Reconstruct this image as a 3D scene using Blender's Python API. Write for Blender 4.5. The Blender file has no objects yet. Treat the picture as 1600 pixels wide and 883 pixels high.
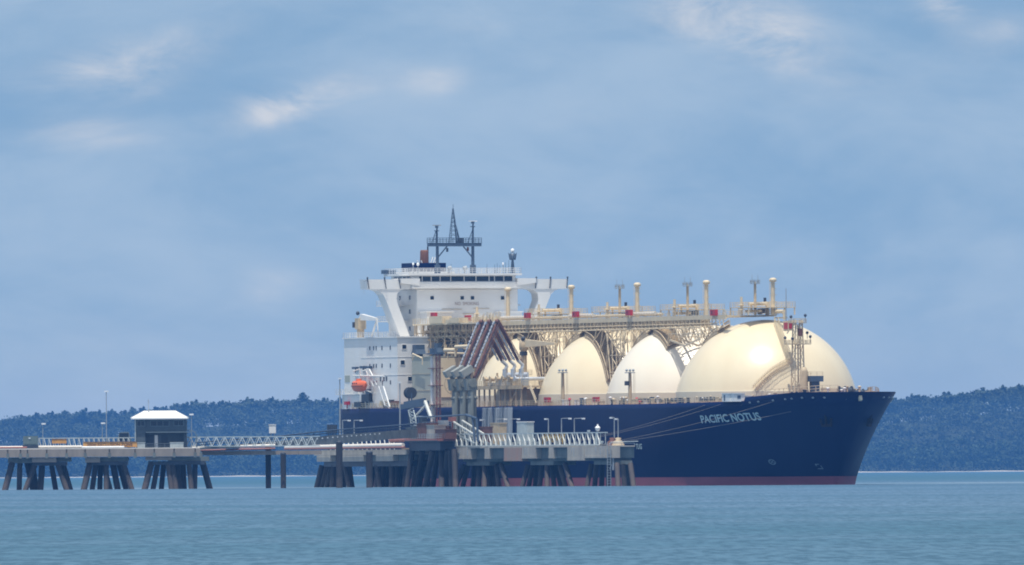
import bpy, math, random
import numpy as np
random.seed(7); RNG = np.random.default_rng(11)
SC = bpy.context.scene
COL = SC.collection
R = math.radians

# ------------------------------------------------------------------ camera
F, CX, CY = 27600.0, 800.0, 441.5          # long telephoto, photograph pixels
CAM_H = 3.44; HZ = 736.8                    # eye height, photograph row of the true horizon
PITCH = (HZ - CY) / F
ROLL = 0.0066
cam_d = bpy.data.cameras.new('camera')
cam = bpy.data.objects.new('camera', cam_d); COL.objects.link(cam)
cam_d.sensor_width = 36.0; cam_d.lens = F / 1600.0 * 36.0
cam_d.clip_start = 5.0; cam_d.clip_end = 60000.0
cam.location = (0, 0, CAM_H)
cam.rotation_mode = 'XYZ'
from mathutils import Matrix, Vector, Euler
cam.matrix_world = Matrix.Translation((0, 0, CAM_H)) @ Matrix.Rotation(R(90) + PITCH, 4, 'X') @ Matrix.Rotation(-ROLL, 4, 'Z')
SC.camera = cam

# ------------------------------------------------------------------ light, sky, exposure
SUN = Vector((-0.08, -0.24, 0.966)).normalized()
w = bpy.data.worlds.new('World'); SC.world = w; w.use_nodes = True
nt = w.node_tree; N = nt.nodes; LK = nt.links
for n in list(N): N.remove(n)
def node(t, **k):
    n = N.new(t)
    for a, b in k.items(): setattr(n, a, b)
    return n
def link(a, b): LK.new(a, b)
def mathn(op, a, b=None, c=None):
    n = node('ShaderNodeMath', operation=op)
    for i, v in enumerate((a, b, c)):
        if v is None: continue
        if isinstance(v, (int, float)): n.inputs[i].default_value = v
        else: link(v, n.inputs[i])
    return n.outputs[0]
out = node('ShaderNodeOutputWorld'); bg = node('ShaderNodeBackground'); link(bg.outputs[0], out.inputs[0])
sky = node('ShaderNodeTexSky', sky_type='NISHITA', sun_disc=False)
sky.sun_elevation = math.asin(SUN.z); sky.sun_rotation = math.atan2(SUN.x, SUN.y)
sky.air_density = 1.0; sky.dust_density = 0.6; sky.ozone_density = 1.6
geo = node('ShaderNodeNewGeometry'); neg = node('ShaderNodeVectorMath', operation='SCALE'); neg.inputs['Scale'].default_value = -1
tc = node('ShaderNodeTexCoord')
sep = node('ShaderNodeSeparateXYZ'); link(tc.outputs['Generated'], sep.inputs[0])
zz = mathn('ADD', mathn('ABSOLUTE', sep.outputs[2]), 0.34)
comb = node('ShaderNodeCombineXYZ'); link(sep.outputs[0], comb.inputs[0]); link(sep.outputs[1], comb.inputs[1]); link(zz, comb.inputs[2])
nrm = node('ShaderNodeVectorMath', operation='NORMALIZE'); link(comb.outputs[0], nrm.inputs[0]); link(nrm.outputs[0], sky.inputs[0])
# thin broken cloud: fields of noise over the whole dome
az = mathn('ARCTAN2', sep.outputs[0], sep.outputs[1]); el = mathn('ARCSINE', sep.outputs[2])
cc = node('ShaderNodeCombineXYZ'); link(az, cc.inputs[0]); link(el, cc.inputs[1])
def noise(scale, sx, sy, det, off, rough=0.55, dist=0.0):
    m = node('ShaderNodeMapping'); m.inputs['Scale'].default_value = (sx, sy, 1); m.inputs['Location'].default_value = off
    link(cc.outputs[0], m.inputs[0])
    n = node('ShaderNodeTexNoise'); n.inputs['Scale'].default_value = scale; n.inputs['Detail'].default_value = det
    n.inputs['Roughness'].default_value = rough; n.inputs['Distortion'].default_value = dist
    link(m.outputs[0], n.inputs['Vector']); return n.outputs[0]
def ramp(v, a, b):
    n = node('ShaderNodeMapRange', interpolation_type='SMOOTHSTEP'); link(v, n.inputs[0])
    n.inputs[1].default_value = a; n.inputs[2].default_value = b; return n.outputs[0]
veil = ramp(mathn('ADD', mathn('MULTIPLY', noise(48, 0.8, 1.8, 6, (3.1, 1.7, 0), 0.55, 0.5), 0.8), mathn('MULTIPLY', noise(150, 0.8, 1.9, 6, (9.1, 4.7, 0), 0.6, 0.8), 0.2)), 0.36, 0.66)
wisp_n = noise(190, 0.62, 1.7, 9, (0, 0, 0), 0.62, 0.5)
# cloud banks seen from the shore: azimuth, elevation, half widths (radians), tilt, strength
BANKS = [(150,125,170,48,.12,.75),(500,145,130,34,.18,1.25),(430,175,60,22,.3,.8),(150,210,110,26,.02,.75),(1150,40,135,55,-.25,1.45),(1215,80,60,40,.3,1.0),
         (740,35,55,22,-.05,.8),(1470,12,45,26,0,1.1),(430,445,70,50,.1,.5),(1560,60,90,40,.2,.6),(250,60,130,40,.2,.6),(690,125,45,22,.1,.8),(760,318,110,24,0,.45),(1330,140,140,40,.1,.35),(180,520,120,40,.05,.4),(900,180,120,50,.2,.3)]
tot = None
for (px, py, hw, hh, tilt, st) in BANKS:
    a0 = (px - CX) / F; e0 = (HZ - py) / F
    dx = mathn('SUBTRACT', az, a0); dy = mathn('SUBTRACT', el, e0)
    u = mathn('ADD', mathn('MULTIPLY', dx, math.cos(tilt)), mathn('MULTIPLY', dy, math.sin(tilt)))
    v = mathn('SUBTRACT', mathn('MULTIPLY', dy, math.cos(tilt)), mathn('MULTIPLY', dx, math.sin(tilt)))
    q = mathn('ADD', mathn('POWER', mathn('ABSOLUTE', mathn('MULTIPLY', u, F / hw)), 2), mathn('POWER', mathn('ABSOLUTE', mathn('MULTIPLY', v, F / hh)), 2))
    g = mathn('MULTIPLY', mathn('EXPONENT', mathn('MULTIPLY', q, -0.9)), st)
    tot = g if tot is None else mathn('ADD', tot, g)
far_mask = ramp(mathn('ABSOLUTE', az), 0.034, 0.07)
tot = mathn('ADD', tot, mathn('MULTIPLY', far_mask, 0.85))  # denser cloud outside the view, added to whiten the ambient light
wisp = ramp(mathn('MULTIPLY', tot, mathn('ADD', mathn('MULTIPLY', mathn('SUBTRACT', wisp_n, 0.5), 3.2), 0.82)), 0.04, 1.75)
clear = node('ShaderNodeMix', data_type='RGBA', blend_type='MULTIPLY'); clear.inputs[0].default_value = 1.0
link(sky.outputs[0], clear.inputs[6]); clear.inputs[7].default_value = (0.95, 1.01, 0.91, 1)
m1 = node('ShaderNodeMix', data_type='RGBA'); link(mathn('MULTIPLY', veil, 0.40), m1.inputs[0]); link(clear.outputs[2], m1.inputs[6]); m1.inputs[7].default_value = (3.55, 4.2, 4.9, 1)
m2 = node('ShaderNodeMix', data_type='RGBA'); link(mathn('MULTIPLY', wisp, 0.72), m2.inputs[0]); link(m1.outputs[2], m2.inputs[6]); m2.inputs[7].default_value = (4.75, 4.7, 4.75, 1)
m3 = node('ShaderNodeMix', data_type='RGBA')      # paler sky low over the horizon, all the way round
link(mathn('MULTIPLY', mathn('EXPONENT', mathn('MULTIPLY', mathn('ABSOLUTE', el), -1 / 0.0042)), 0.8), m3.inputs[0]); link(m2.outputs[2], m3.inputs[6]); m3.inputs[7].default_value = (4.15, 4.0, 3.3, 1)
link(m3.outputs[2], bg.inputs[0]); bg.inputs[1].default_value = 0.14
sd = bpy.data.lights.new('sun', 'SUN'); sd.energy = 3.9; sd.angle = R(0.53); sd.color = (1.0, 0.95, 0.85)
so = bpy.data.objects.new('sun', sd); COL.objects.link(so); so.rotation_euler = SUN.to_track_quat('Z', 'Y').to_euler()
so.location = (0, 3800, 400)
vs = SC.view_settings
SC.display_settings.display_device = 'sRGB'
vs.view_transform = 'Standard'; vs.look = 'None'; vs.exposure = 0.2; vs.gamma = 1.0; vs.use_curve_mapping = False
SC.cycles.use_denoising = True
SC.cycles.max_bounces = 6; SC.cycles.diffuse_bounces = 3; SC.cycles.glossy_bounces = 3; SC.cycles.volume_bounces = 1
SC.cycles.filter_width = 1.9

# ------------------------------------------------------------------ frames: pixel rays and the ship's own axes
SHIP_O = Vector((57.4, 4000.0, 0.0)); SHIP_A = math.atan2(-0.94, 0.34)
SHIP_M = Matrix.Translation(SHIP_O) @ Matrix.Rotation(SHIP_A, 4, 'Z')
SHIP_I = SHIP_M.inverted()
CAM_R = cam.matrix_world.to_3x3()
def ray(px, py):
    return CAM_R @ Vector(((px - CX) / F, (CY - py) / F, -1.0))
def P(px, py, Y):
    """world point seen at a photograph pixel at a distance Y"""
    d = ray(px, py); return Vector((0, 0, CAM_H)) + d * (Y / d.y)
def L(px, py, yl):
    """ship-frame point seen at a photograph pixel on the fore-and-aft plane y = yl"""
    o = SHIP_I @ Vector((0, 0, CAM_H)); d = SHIP_I.to_3x3() @ ray(px, py)
    t = (yl - o.y) / d.y; return o + d * t
def LX(px, py, xl):
    o = SHIP_I @ Vector((0, 0, CAM_H)); d = SHIP_I.to_3x3() @ ray(px, py)
    t = (xl - o.x) / d.x; return o + d * t

# ------------------------------------------------------------------ materials
def mat(name, col, rough=0.6, var=0.12, scale=0.35, metal=0.0, col2=None, streak=1.0, bump=0.0, spec=0.5, fac=None, coat=0.0):
    m = bpy.data.materials.new(name); m.use_nodes = True
    t = m.node_tree; b = t.nodes['Principled BSDF']
    b.inputs['Roughness'].default_value = rough; b.inputs['Metallic'].default_value = metal
    b.inputs['Specular IOR Level'].default_value = spec; b.inputs['Coat Weight'].default_value = coat
    c = t.nodes.new('ShaderNodeTexCoord'); mp = t.nodes.new('ShaderNodeMapping'); mp.inputs['Scale'].default_value = (1, 1, 1.0 / streak)
    nz = t.nodes.new('ShaderNodeTexNoise'); nz.inputs['Scale'].default_value = scale; nz.inputs['Detail'].default_value = 6; nz.inputs['Roughness'].default_value = 0.6
    t.links.new(c.outputs['Object'], mp.inputs[0]); t.links.new(mp.outputs[0], nz.inputs['Vector'])
    mr = t.nodes.new('ShaderNodeMapRange'); mr.inputs[1].default_value = 0.3; mr.inputs[2].default_value = 0.72
    t.links.new(nz.outputs[0], mr.inputs[0])
    mx = t.nodes.new('ShaderNodeMix'); mx.data_type = 'RGBA'
    c2 = col2 if col2 else tuple(x * (1 - var * 2) for x in col)
    mx.inputs[6].default_value = (*col, 1); mx.inputs[7].default_value = (*c2, 1)
    if fac is not None:
        k = t.nodes.new('ShaderNodeMath'); k.operation = 'MULTIPLY'; k.inputs[1].default_value = fac
        t.links.new(mr.outputs[0], k.inputs[0]); t.links.new(k.outputs[0], mx.inputs[0])
    else:
        t.links.new(mr.outputs[0], mx.inputs[0])
    t.links.new(mx.outputs[2], b.inputs['Base Color'])
    if bump:
        bp = t.nodes.new('ShaderNodeBump'); bp.inputs['Strength'].default_value = bump; bp.inputs['Distance'].default_value = 0.2
        t.links.new(nz.outputs[0], bp.inputs['Height']); t.links.new(bp.outputs[0], b.inputs['Normal'])
    return m
M = {}
M['navy'] = mat('navy hull paint', (0.0012, 0.0085, 0.056), 0.5, 0.08, 0.12, col2=(0.0022, 0.0125, 0.068), streak=9, spec=0.16)
M['boot'] = mat('red boot topping', (0.36, 0.10, 0.13), 0.6, 0.2, 0.09, col2=(0.24, 0.075, 0.10), streak=0.4)
M['deckred'] = mat('deck paint', (0.22, 0.09, 0.07), 0.7, 0.2, 0.2)
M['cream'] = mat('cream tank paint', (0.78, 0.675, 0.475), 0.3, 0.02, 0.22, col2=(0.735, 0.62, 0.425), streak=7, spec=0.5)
M['cream2'] = mat('pale tank paint', (0.84, 0.765, 0.63), 0.32, 0.02, 0.22, col2=(0.80, 0.715, 0.575), streak=7)
M['skirt'] = mat('tank skirt paint', (0.66, 0.60, 0.47), 0.5, 0.06, 0.08)
M['fit'] = mat('cream deck fittings', (0.76, 0.63, 0.43), 0.55, 0.10, 0.5)
M['fitdark'] = mat('weathered cream steel', (0.60, 0.475, 0.31), 0.6, 0.15, 0.6)
M['white'] = mat('white ship paint', (0.80, 0.80, 0.79), 0.45, 0.05, 0.12, col2=(0.74, 0.72, 0.68), streak=6)
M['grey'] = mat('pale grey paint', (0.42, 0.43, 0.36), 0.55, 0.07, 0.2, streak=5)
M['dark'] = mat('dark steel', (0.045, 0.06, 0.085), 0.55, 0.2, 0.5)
M['mast'] = mat('blue grey mast paint', (0.07, 0.11, 0.17), 0.5, 0.15, 0.5)
M['glass'] = mat('dark window glass', (0.015, 0.028, 0.05), 0.12, 0.1, 0.5)
M['red'] = mat('red fire box paint', (0.52, 0.03, 0.05), 0.5, 0.1, 1.0)
M['orange'] = mat('orange lifeboat', (0.80, 0.16, 0.055), 0.4, 0.06, 0.6)
M['rust'] = mat('rusty red brown', (0.20, 0.085, 0.055), 0.75, 0.25, 0.7)
M['letter'] = mat('pale lettering', (0.52, 0.66, 0.68), 0.6, 0.1, 0.6)
M['letterdim'] = mat('faded hull mark', (0.17, 0.25, 0.30), 0.6, 0.1, 0.6)
M['anchor'] = mat('sooty anchor steel', (0.010, 0.012, 0.020), 0.7, 0.2, 1.5, col2=(0.03, 0.014, 0.012), spec=0.2)
M['brown'] = mat('brown lettering', (0.30, 0.20, 0.16), 0.6, 0.1, 0.8)
M['conc'] = mat('weathered concrete', (0.52, 0.47, 0.395), 0.85, 0.2, 0.45, col2=(0.33, 0.30, 0.27), streak=3, bump=0.3)
M['conc2'] = mat('brown weathered concrete', (0.34, 0.285, 0.24), 0.85, 0.2, 0.45, col2=(0.23, 0.20, 0.175), streak=3, bump=0.3)
M['concgreen'] = mat('damp and shaded concrete', (0.20, 0.22, 0.21), 0.85, 0.25, 0.5, col2=(0.11, 0.13, 0.13), streak=4)  # also on set-back deck panels, where the dark tone stands for shade
M['concrust'] = mat('rust stained concrete', (0.40, 0.24, 0.19), 0.85, 0.2, 0.5, col2=(0.33, 0.27, 0.23), streak=5)
M['pile'] = mat('tarred steel pile', (0.022, 0.023, 0.028), 0.8, 0.2, 0.22, col2=(0.09, 0.078, 0.072), streak=4, fac=0.45)
M['pilepale'] = mat('barnacled pile', (0.04, 0.038, 0.04), 0.85, 0.2, 0.25, col2=(0.10, 0.08, 0.07), streak=3)
M['truss'] = mat('galvanised truss', (0.50, 0.57, 0.58), 0.5, 0.12, 0.8)
M['trussw'] = mat('white truss', (0.74, 0.76, 0.72), 0.5, 0.1, 0.8)
M['galv'] = mat('galvanised post', (0.38, 0.42, 0.45), 0.5, 0.12, 0.8)
M['lamp'] = mat('white lamp housing', (0.85, 0.86, 0.86), 0.3, 0.03, 1)
M['pipew'] = mat('white lagged pipe', (0.80, 0.74, 0.66), 0.5, 0.08, 0.4)
M['pipered'] = mat('red oxide pipe', (0.38, 0.15, 0.12), 0.6, 0.15, 0.5)
M['ramp'] = mat('grey ramp steel', (0.31, 0.31, 0.30), 0.65, 0.25, 0.4, streak=2)
M['hut'] = mat('grey hut cladding', (0.085, 0.115, 0.14), 0.7, 0.15, 0.5, streak=3)
M['hutframe'] = mat('hut window frame', (0.16, 0.21, 0.24), 0.6, 0.1, 1)
M['roof'] = mat('white roof sheet', (0.86, 0.84, 0.80), 0.45, 0.04, 0.4)
M['cab'] = mat('grey green cabinet', (0.16, 0.21, 0.20), 0.6, 0.12, 0.7)
M['arm'] = mat('grey green arm paint', (0.25, 0.27, 0.25), 0.55, 0.2, 0.5, streak=3)
M['armhead'] = mat('pale arm counterweight', (0.33, 0.34, 0.31), 0.55, 0.1, 0.5)
M['silver'] = mat('frosted steel pipe', (0.62, 0.66, 0.72), 0.4, 0.15, 0.9, metal=0.4)
M['armred'] = mat('dull red arm', (0.21, 0.095, 0.07), 0.6, 0.2, 0.6)
M['sign'] = mat('orange sign board', (0.80, 0.40, 0.10), 0.6, 0.2, 0.8)
M['signtext'] = mat('dark sign letters', (0.10, 0.05, 0.03), 0.7, 0.1, 1)
M['yellow'] = mat('yellow steel', (0.60, 0.40, 0.08), 0.6, 0.2, 0.8)
M['rope'] = mat('pale mooring rope', (0.30, 0.28, 0.25), 0.8, 0.1, 1)
M['bark'] = mat('dark bark', (0.06, 0.05, 0.045), 0.9, 0.2, 0.8)
def leafmat(name, a, b, scale):
    m = mat(name, a, 0.85, 0.2, scale, col2=b, spec=0.1); return m
M['leaf'] = leafmat('dark leaves', (0.085, 0.110, 0.065), (0.050, 0.070, 0.045), 0.06)
M['leaf2'] = leafmat('olive leaves', (0.085, 0.105, 0.065), (0.055, 0.075, 0.05), 0.06)
M['mangrove'] = leafmat('mangrove leaves', (0.075, 0.110, 0.055), (0.035, 0.058, 0.04), 0.03)
for nm_ in ('pile', 'pilepale'):      # weed and barnacles in the tide band, by height above the water
    m_ = M[nm_]; tt = m_.node_tree; gq = tt.nodes.new('ShaderNodeNewGeometry'); sq = tt.nodes.new('ShaderNodeSeparateXYZ'); tt.links.new(gq.outputs['Position'], sq.inputs[0])
    nq = tt.nodes.new('ShaderNodeTexNoise'); nq.inputs['Scale'].default_value = 0.8; tt.links.new(gq.outputs['Position'], nq.inputs['Vector'])
    aq = tt.nodes.new('ShaderNodeMath'); aq.operation = 'MULTIPLY_ADD'; tt.links.new(nq.outputs[0], aq.inputs[0]); aq.inputs[1].default_value = -3.2; tt.links.new(sq.outputs[2], aq.inputs[2])
    rq = tt.nodes.new('ShaderNodeMapRange'); tt.links.new(aq.outputs[0], rq.inputs[0]); rq.inputs[1].default_value = 1.2; rq.inputs[2].default_value = -0.6
    xq = tt.nodes.new('ShaderNodeMix'); xq.data_type = 'RGBA'; bq = tt.nodes['Principled BSDF']; src_ = bq.inputs['Base Color'].links[0].from_socket
    tt.links.new(rq.outputs[0], xq.inputs[0]); tt.links.new(src_, xq.inputs[6]); xq.inputs[7].default_value = (0.085, 0.066, 0.058, 1); tt.links.new(xq.outputs[2], bq.inputs['Base Color'])
M['hill'] = mat('bush covered ground', (0.05, 0.06, 0.035), 0.95, 0.2, 0.02, spec=0.0)
M['sand'] = mat('pale beach sand', (0.45, 0.42, 0.36), 0.9, 0.1, 0.02)
# ------------------------------------------------------------------ mesh builder
ORG = {}
class MB:
    def __init__(s): s.v = []; s.f = []; s.m = []; s.sm = []; s.cur = 0
    def add(s, vs, fs, smooth=False):
        o = len(s.v); s.v += [tuple(p) for p in vs]
        for f in fs: s.f.append(tuple(i + o for i in f)); s.m.append(s.cur); s.sm.append(smooth)
        return s
    def box(s, x0, x1, y0, y1, z0, z1):
        if x0 > x1: x0, x1 = x1, x0
        if y0 > y1: y0, y1 = y1, y0
        if z0 > z1: z0, z1 = z1, z0
        return s.add([(x0,y0,z0),(x1,y0,z0),(x1,y1,z0),(x0,y1,z0),(x0,y0,z1),(x1,y0,z1),(x1,y1,z1),(x0,y1,z1)],
              [(0,3,2,1),(4,5,6,7),(0,1,5,4),(1,2,6,5),(2,3,7,6),(3,0,4,7)])
    def hexa(s, b, t):
        return s.add(list(b) + list(t), [(0,3,2,1),(4,5,6,7),(0,1,5,4),(1,2,6,5),(2,3,7,6),(3,0,4,7)])
    def bar(s, p, q, w, h=None):
        p = Vector(p); q = Vector(q); h = h or w; d = (q - p)
        if d.length < 1e-6: return s
        d.normalize(); up = Vector((0, 0, 1)) if abs(d.z) < 0.95 else Vector((1, 0, 0))
        a = d.cross(up).normalized() * w / 2; b = a.cross(d).normalized() * h / 2
        return s.hexa([p-a-b, p+a-b, p+a+b, p-a+b], [q-a-b, q+a-b, q+a+b, q-a+b])
    def tube(s, p, q, r, r2=None, n=8, cap=True):
        p = Vector(p); q = Vector(q); r2 = r if r2 is None else r2; d = q - p
        if d.length < 1e-6: return s
        d.normalize(); up = Vector((0, 0, 1)) if abs(d.z) < 0.95 else Vector((1, 0, 0))
        a = d.cross(up).normalized(); b = a.cross(d).normalized(); vs = []
        for c, rr in ((p, r), (q, r2)):
            for i in range(n):
                t = 2 * math.pi * i / n; vs.append(c + a * math.cos(t) * rr + b * math.sin(t) * rr)
        s.add(vs, [(i, (i+1) % n, n + (i+1) % n, n + i) for i in range(n)], True)
        if cap: s.add(vs, [tuple(range(n-1, -1, -1)), tuple(range(n, 2*n))])
        return s
    def path(s, pts, r, n=6):
        for a, b in zip(pts[:-1], pts[1:]): s.tube(a, b, r, n=n)
        return s
    def lathe(s, c, prof, n=32, smooth=True):
        cx, cy = c; vs = []; k = len(prof)
        for r, z in prof:
            for i in range(n):
                t = 2 * math.pi * i / n; vs.append((cx + r * math.cos(t), cy + r * math.sin(t), z))
        fs = [(j*n + i, j*n + (i+1) % n, (j+1)*n + (i+1) % n, (j+1)*n + i) for j in range(k-1) for i in range(n)]
        return s.add(vs, fs, smooth)
    def ball(s, c, r, n=10, sz=1.0):
        pr = []
        for j in range(n//2 + 1):
            t = -math.pi/2 + math.pi * j / (n//2); pr.append((max(r * math.cos(t), 1e-4), c[2] + r * sz * math.sin(t)))
        return s.lathe((c[0], c[1]), pr, n)
    def rail(s, pts, h=1.1, step=1.6, r=0.035, bars=3):
        pts = [Vector(p) for p in pts]; up = Vector((0, 0, h))
        for a, b in zip(pts[:-1], pts[1:]):
            n = max(1, int((b - a).length / step))
            for i in range(n + 1):
                p = a.lerp(b, i / n); s.bar(p, p + up, r * 2)
            for k in range(bars):
                f = up * ((k + 1) / bars); s.bar(a + f, b + f, r * 2)
        return s
    def build(s, name, m, parent=None, label=None, kind=None, off=None):
        if off is None: off = ORG.get(parent.name, Vector()) if parent else Vector()
        me = bpy.data.meshes.new(name)
        me.from_pydata([(x - off[0], y - off[1], z - off[2]) for x, y, z in s.v], [], s.f)
        ms = m if isinstance(m, (list, tuple)) else [m]
        for k in ms: me.materials.append(M[k] if isinstance(k, str) else k)
        me.polygons.foreach_set('material_index', s.m); me.polygons.foreach_set('use_smooth', s.sm); me.update()
        o = bpy.data.objects.new(name, me); COL.objects.link(o)
        if parent: o.parent = parent
        ORG[o.name] = Vector(off)
        if label: o['label'] = label
        if kind: o['kind'] = kind
        return o
def thing(name, label, cat, org, frame='ship', group=None):
    o = bpy.data.objects.new(name, None); COL.objects.link(o); org = Vector(org)
    if frame == 'ship': o.location = SHIP_M @ org; o.rotation_euler = (0, 0, SHIP_A)
    else: o.location = org
    o['label'] = label; o['category'] = cat
    if group: o['group'] = group
    ORG[o.name] = org; return o
def solo(name, mb, m, label, cat, org, frame='ship', group=None, kind=None):
    o = mb.build(name, m, off=Vector(org))
    if frame == 'ship': o.location = SHIP_M @ Vector(org); o.rotation_euler = (0, 0, SHIP_A)
    else: o.location = org
    o['label'] = label
    if cat: o['category'] = cat
    if group: o['group'] = group
    if kind: o['kind'] = kind
    return o
def shift(src, parent, d, kids=True, rz=None):
    """one more of a part, moved by d, sharing its mesh; its sub-parts come along"""
    c = src.copy(); COL.objects.link(c); c.parent = parent
    c.location = Vector(src.location) + Vector(d); ORG[c.name] = ORG.get(src.name, Vector())
    if kids:
        for ch in list(src.children):
            k = ch.copy(); COL.objects.link(k); k.parent = c
    return c
def copy_thing(src, loc, label, group=None):
    c = src.copy(); COL.objects.link(c); c.location = loc; c['label'] = label; ORG[c.name] = ORG.get(src.name, Vector())
    if group: c['group'] = group
    for p in list(src.children):
        k = p.copy(); COL.objects.link(k); k.parent = c
        for g in list(p.children):
            q = g.copy(); COL.objects.link(q); q.parent = k
    return c
def text_mesh(body, bold=0.0):
    cu = bpy.data.curves.new('lettering', 'FONT'); cu.body = body; cu.size = 1.0; cu.resolution_u = 3; cu.fill_mode = 'FRONT' if False else 'BOTH'
    cu.dimensions = '2D'; cu.offset = bold
    o = bpy.data.objects.new('lettering', cu); COL.objects.link(o)
    dg = bpy.context.evaluated_depsgraph_get(); me = o.evaluated_get(dg).to_mesh()
    vs = [(v.co.x, v.co.y) for v in me.vertices]; fs = [tuple(p.vertices) for p in me.polygons]
    o.evaluated_get(dg).to_mesh_clear(); bpy.data.objects.remove(o); bpy.data.curves.remove(cu)
    x0 = min(a for a, b in vs); x1 = max(a for a, b in vs); y0 = min(b for a, b in vs); y1 = max(b for a, b in vs)
    return [((a - x0) / (x1 - x0), (b - y0) / (y1 - y0)) for a, b in vs], fs

# ------------------------------------------------------------------ water, shore, far land
def sheet(name, xs, ys, zf, m):
    b = MB(); vs = [(x, y, zf(x, y)) for y in ys for x in xs]; n = len(xs)
    b.add(vs, [(j*n+i, j*n+i+1, (j+1)*n+i+1, (j+1)*n+i) for j in range(len(ys)-1) for i in range(n-1)], True)
    o = b.build(name, m); o['kind'] = 'structure'; return o
wm = bpy.data.materials.new('sea water'); wm.use_nodes = True
t = wm.node_tree; pb = t.nodes['Principled BSDF']; pb.inputs['Roughness'].default_value = 0.55
pb.inputs['IOR'].default_value = 1.33; pb.inputs['Specular IOR Level'].default_value = 0.35
gp = t.nodes.new('ShaderNodeNewGeometry')
def wn(sx, sy, det, off=(0, 0, 0), rough=0.6, dist=0):
    mp = t.nodes.new('ShaderNodeMapping'); mp.inputs['Scale'].default_value = (sx, sy, 1); mp.inputs['Location'].default_value = off
    t.links.new(gp.outputs['Position'], mp.inputs[0]); n = t.nodes.new('ShaderNodeTexNoise'); n.inputs['Scale'].default_value = 1
    n.inputs['Detail'].default_value = det; n.inputs['Roughness'].default_value = rough; n.inputs['Distortion'].default_value = dist
    t.links.new(mp.outputs[0], n.inputs['Vector']); return n.outputs[0]
def wr(v, a, b, lo=0, hi=1):
    n = t.nodes.new('ShaderNodeMapRange'); n.interpolation_type = 'SMOOTHSTEP'; t.links.new(v, n.inputs[0])
    for i, q in enumerate((a, b, lo, hi)): n.inputs[i+1].default_value = q
    return n.outputs[0]
def wmix(f, a, b):
    n = t.nodes.new('ShaderNodeMix'); n.data_type = 'RGBA'
    if isinstance(f, float): n.inputs[0].default_value = f
    else: t.links.new(f, n.inputs[0])
    for i, q in ((6, a), (7, b)):
        if isinstance(q, tuple): n.inputs[i].default_value = (*q, 1)
        else: t.links.new(q, n.inputs[i])
    return n.outputs[2]
sy = t.nodes.new('ShaderNodeSeparateXYZ'); t.links.new(gp.outputs['Position'], sy.inputs[0])
def wop(op, a, b):
    n = t.nodes.new('ShaderNodeMath'); n.operation = op
    for i, q in ((0, a), (1, b)):
        if isinstance(q, float): n.inputs[i].default_value = q
        else: t.links.new(q, n.inputs[i])
    return n.outputs[0]
WCOL = [(0.058, 0.142, 0.224), (0.122, 0.205, 0.312), (0.040, 0.124, 0.176), (0.30, 0.37, 0.42)]
bands = wr(wn(0.005, 0.006, 5, (0.2, 5.4, 0)), 0.36, 0.66)          # wind lanes
jit = wop('MULTIPLY', wn(0.004, 0.004, 3, (3.3, 1.4, 0)), 500.0); yy_ = wop('ADD', sy.outputs[1], jit)
turq = wop('ADD', wr(yy_, 4500.0, 6500.0), wop('MULTIPLY', wr(yy_, 2400.0, 850.0), 0.55))    # paler shallows towards both shores
rip = wr(wop('ADD', wop('MULTIPLY', wn(1.5, 0.085, 3, (0, 0, 0), 0.65), 0.65), wop('MULTIPLY', wn(0.4, 0.04, 4, (5, 9, 0), 0.6), 0.35)), 0.43, 0.58)            # chop seen end on
c1 = wmix(bands, WCOL[0], WCOL[1]); c2 = wmix(turq, c1, WCOL[2])
c3 = wmix(wop('MULTIPLY', rip, 0.9), c2, (0.030, 0.088, 0.142))
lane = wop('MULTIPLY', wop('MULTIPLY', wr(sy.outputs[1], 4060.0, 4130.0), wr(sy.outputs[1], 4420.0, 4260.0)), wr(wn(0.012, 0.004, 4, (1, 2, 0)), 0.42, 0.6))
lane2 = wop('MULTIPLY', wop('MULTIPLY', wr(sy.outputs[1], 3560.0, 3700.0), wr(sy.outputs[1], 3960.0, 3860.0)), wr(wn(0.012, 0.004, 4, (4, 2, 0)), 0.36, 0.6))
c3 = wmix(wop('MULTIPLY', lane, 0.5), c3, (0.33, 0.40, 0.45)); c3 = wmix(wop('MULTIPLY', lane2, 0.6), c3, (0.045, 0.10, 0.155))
cap = wr(wn(0.9, 0.03, 4, (7, 3, 0), 0.62), 0.66, 0.78, 0, 0.45)
c4 = wmix(cap, c3, WCOL[3]); t.links.new(c4, pb.inputs['Base Color'])
bp = t.nodes.new('ShaderNodeBump'); bp.inputs['Strength'].default_value = 0.35; bp.inputs['Distance'].default_value = 0.5
t.links.new(wn(0.9, 0.15, 4, (2, 8, 0), 0.6), bp.inputs['Height']); t.links.new(bp.outputs[0], pb.inputs['Normal'])
M['water'] = wm
water = sheet('water', [-8000, -300, 300, 8000], [-250, 500, 2000, 4000, 6000, 9000, 18230], lambda x, y: 0.0, 'water')
DS = 2.6
def shore_y(x): return 18160 + 14 * math.sin(x * 0.008) + 7 * math.sin(x * 0.04 + 1) + 3.0 * math.sin(x * 0.13)
bx = [-8000, -2000] + [i * 14 for i in range(-70, 71)] + [2000, 8000]
b = MB(); n = len(bx)
b.add([(x, shore_y(x), 0.02) for x in bx] + [(x, shore_y(x) + 20, 0.8 + 0.3 * math.sin(x * 0.04) + 0.25 * math.sin(x * .13)) for x in bx], [(i, i+1, n+i+1, n+i) for i in range(n-1)], True)
o = b.build('beach', 'sand'); o['kind'] = 'structure'
def ridge_px(px):           # photograph row of the tree tops along the far shore (roll removed)
    K = [(-400, 668), (0, 652), (60, 645), (130, 641), (200, 640), (290, 631), (340, 627), (430, 624), (520, 625), (700, 630), (1300, 636), (1395, 628), (1480, 623), (1540, 616), (1610, 609), (2000, 600)]
    for (a, p), (c, q) in zip(K[:-1], K[1:]):
        if px <= c: return p + (q - p) * (px - a) / (c - a)
    return K[-1][1]
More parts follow.
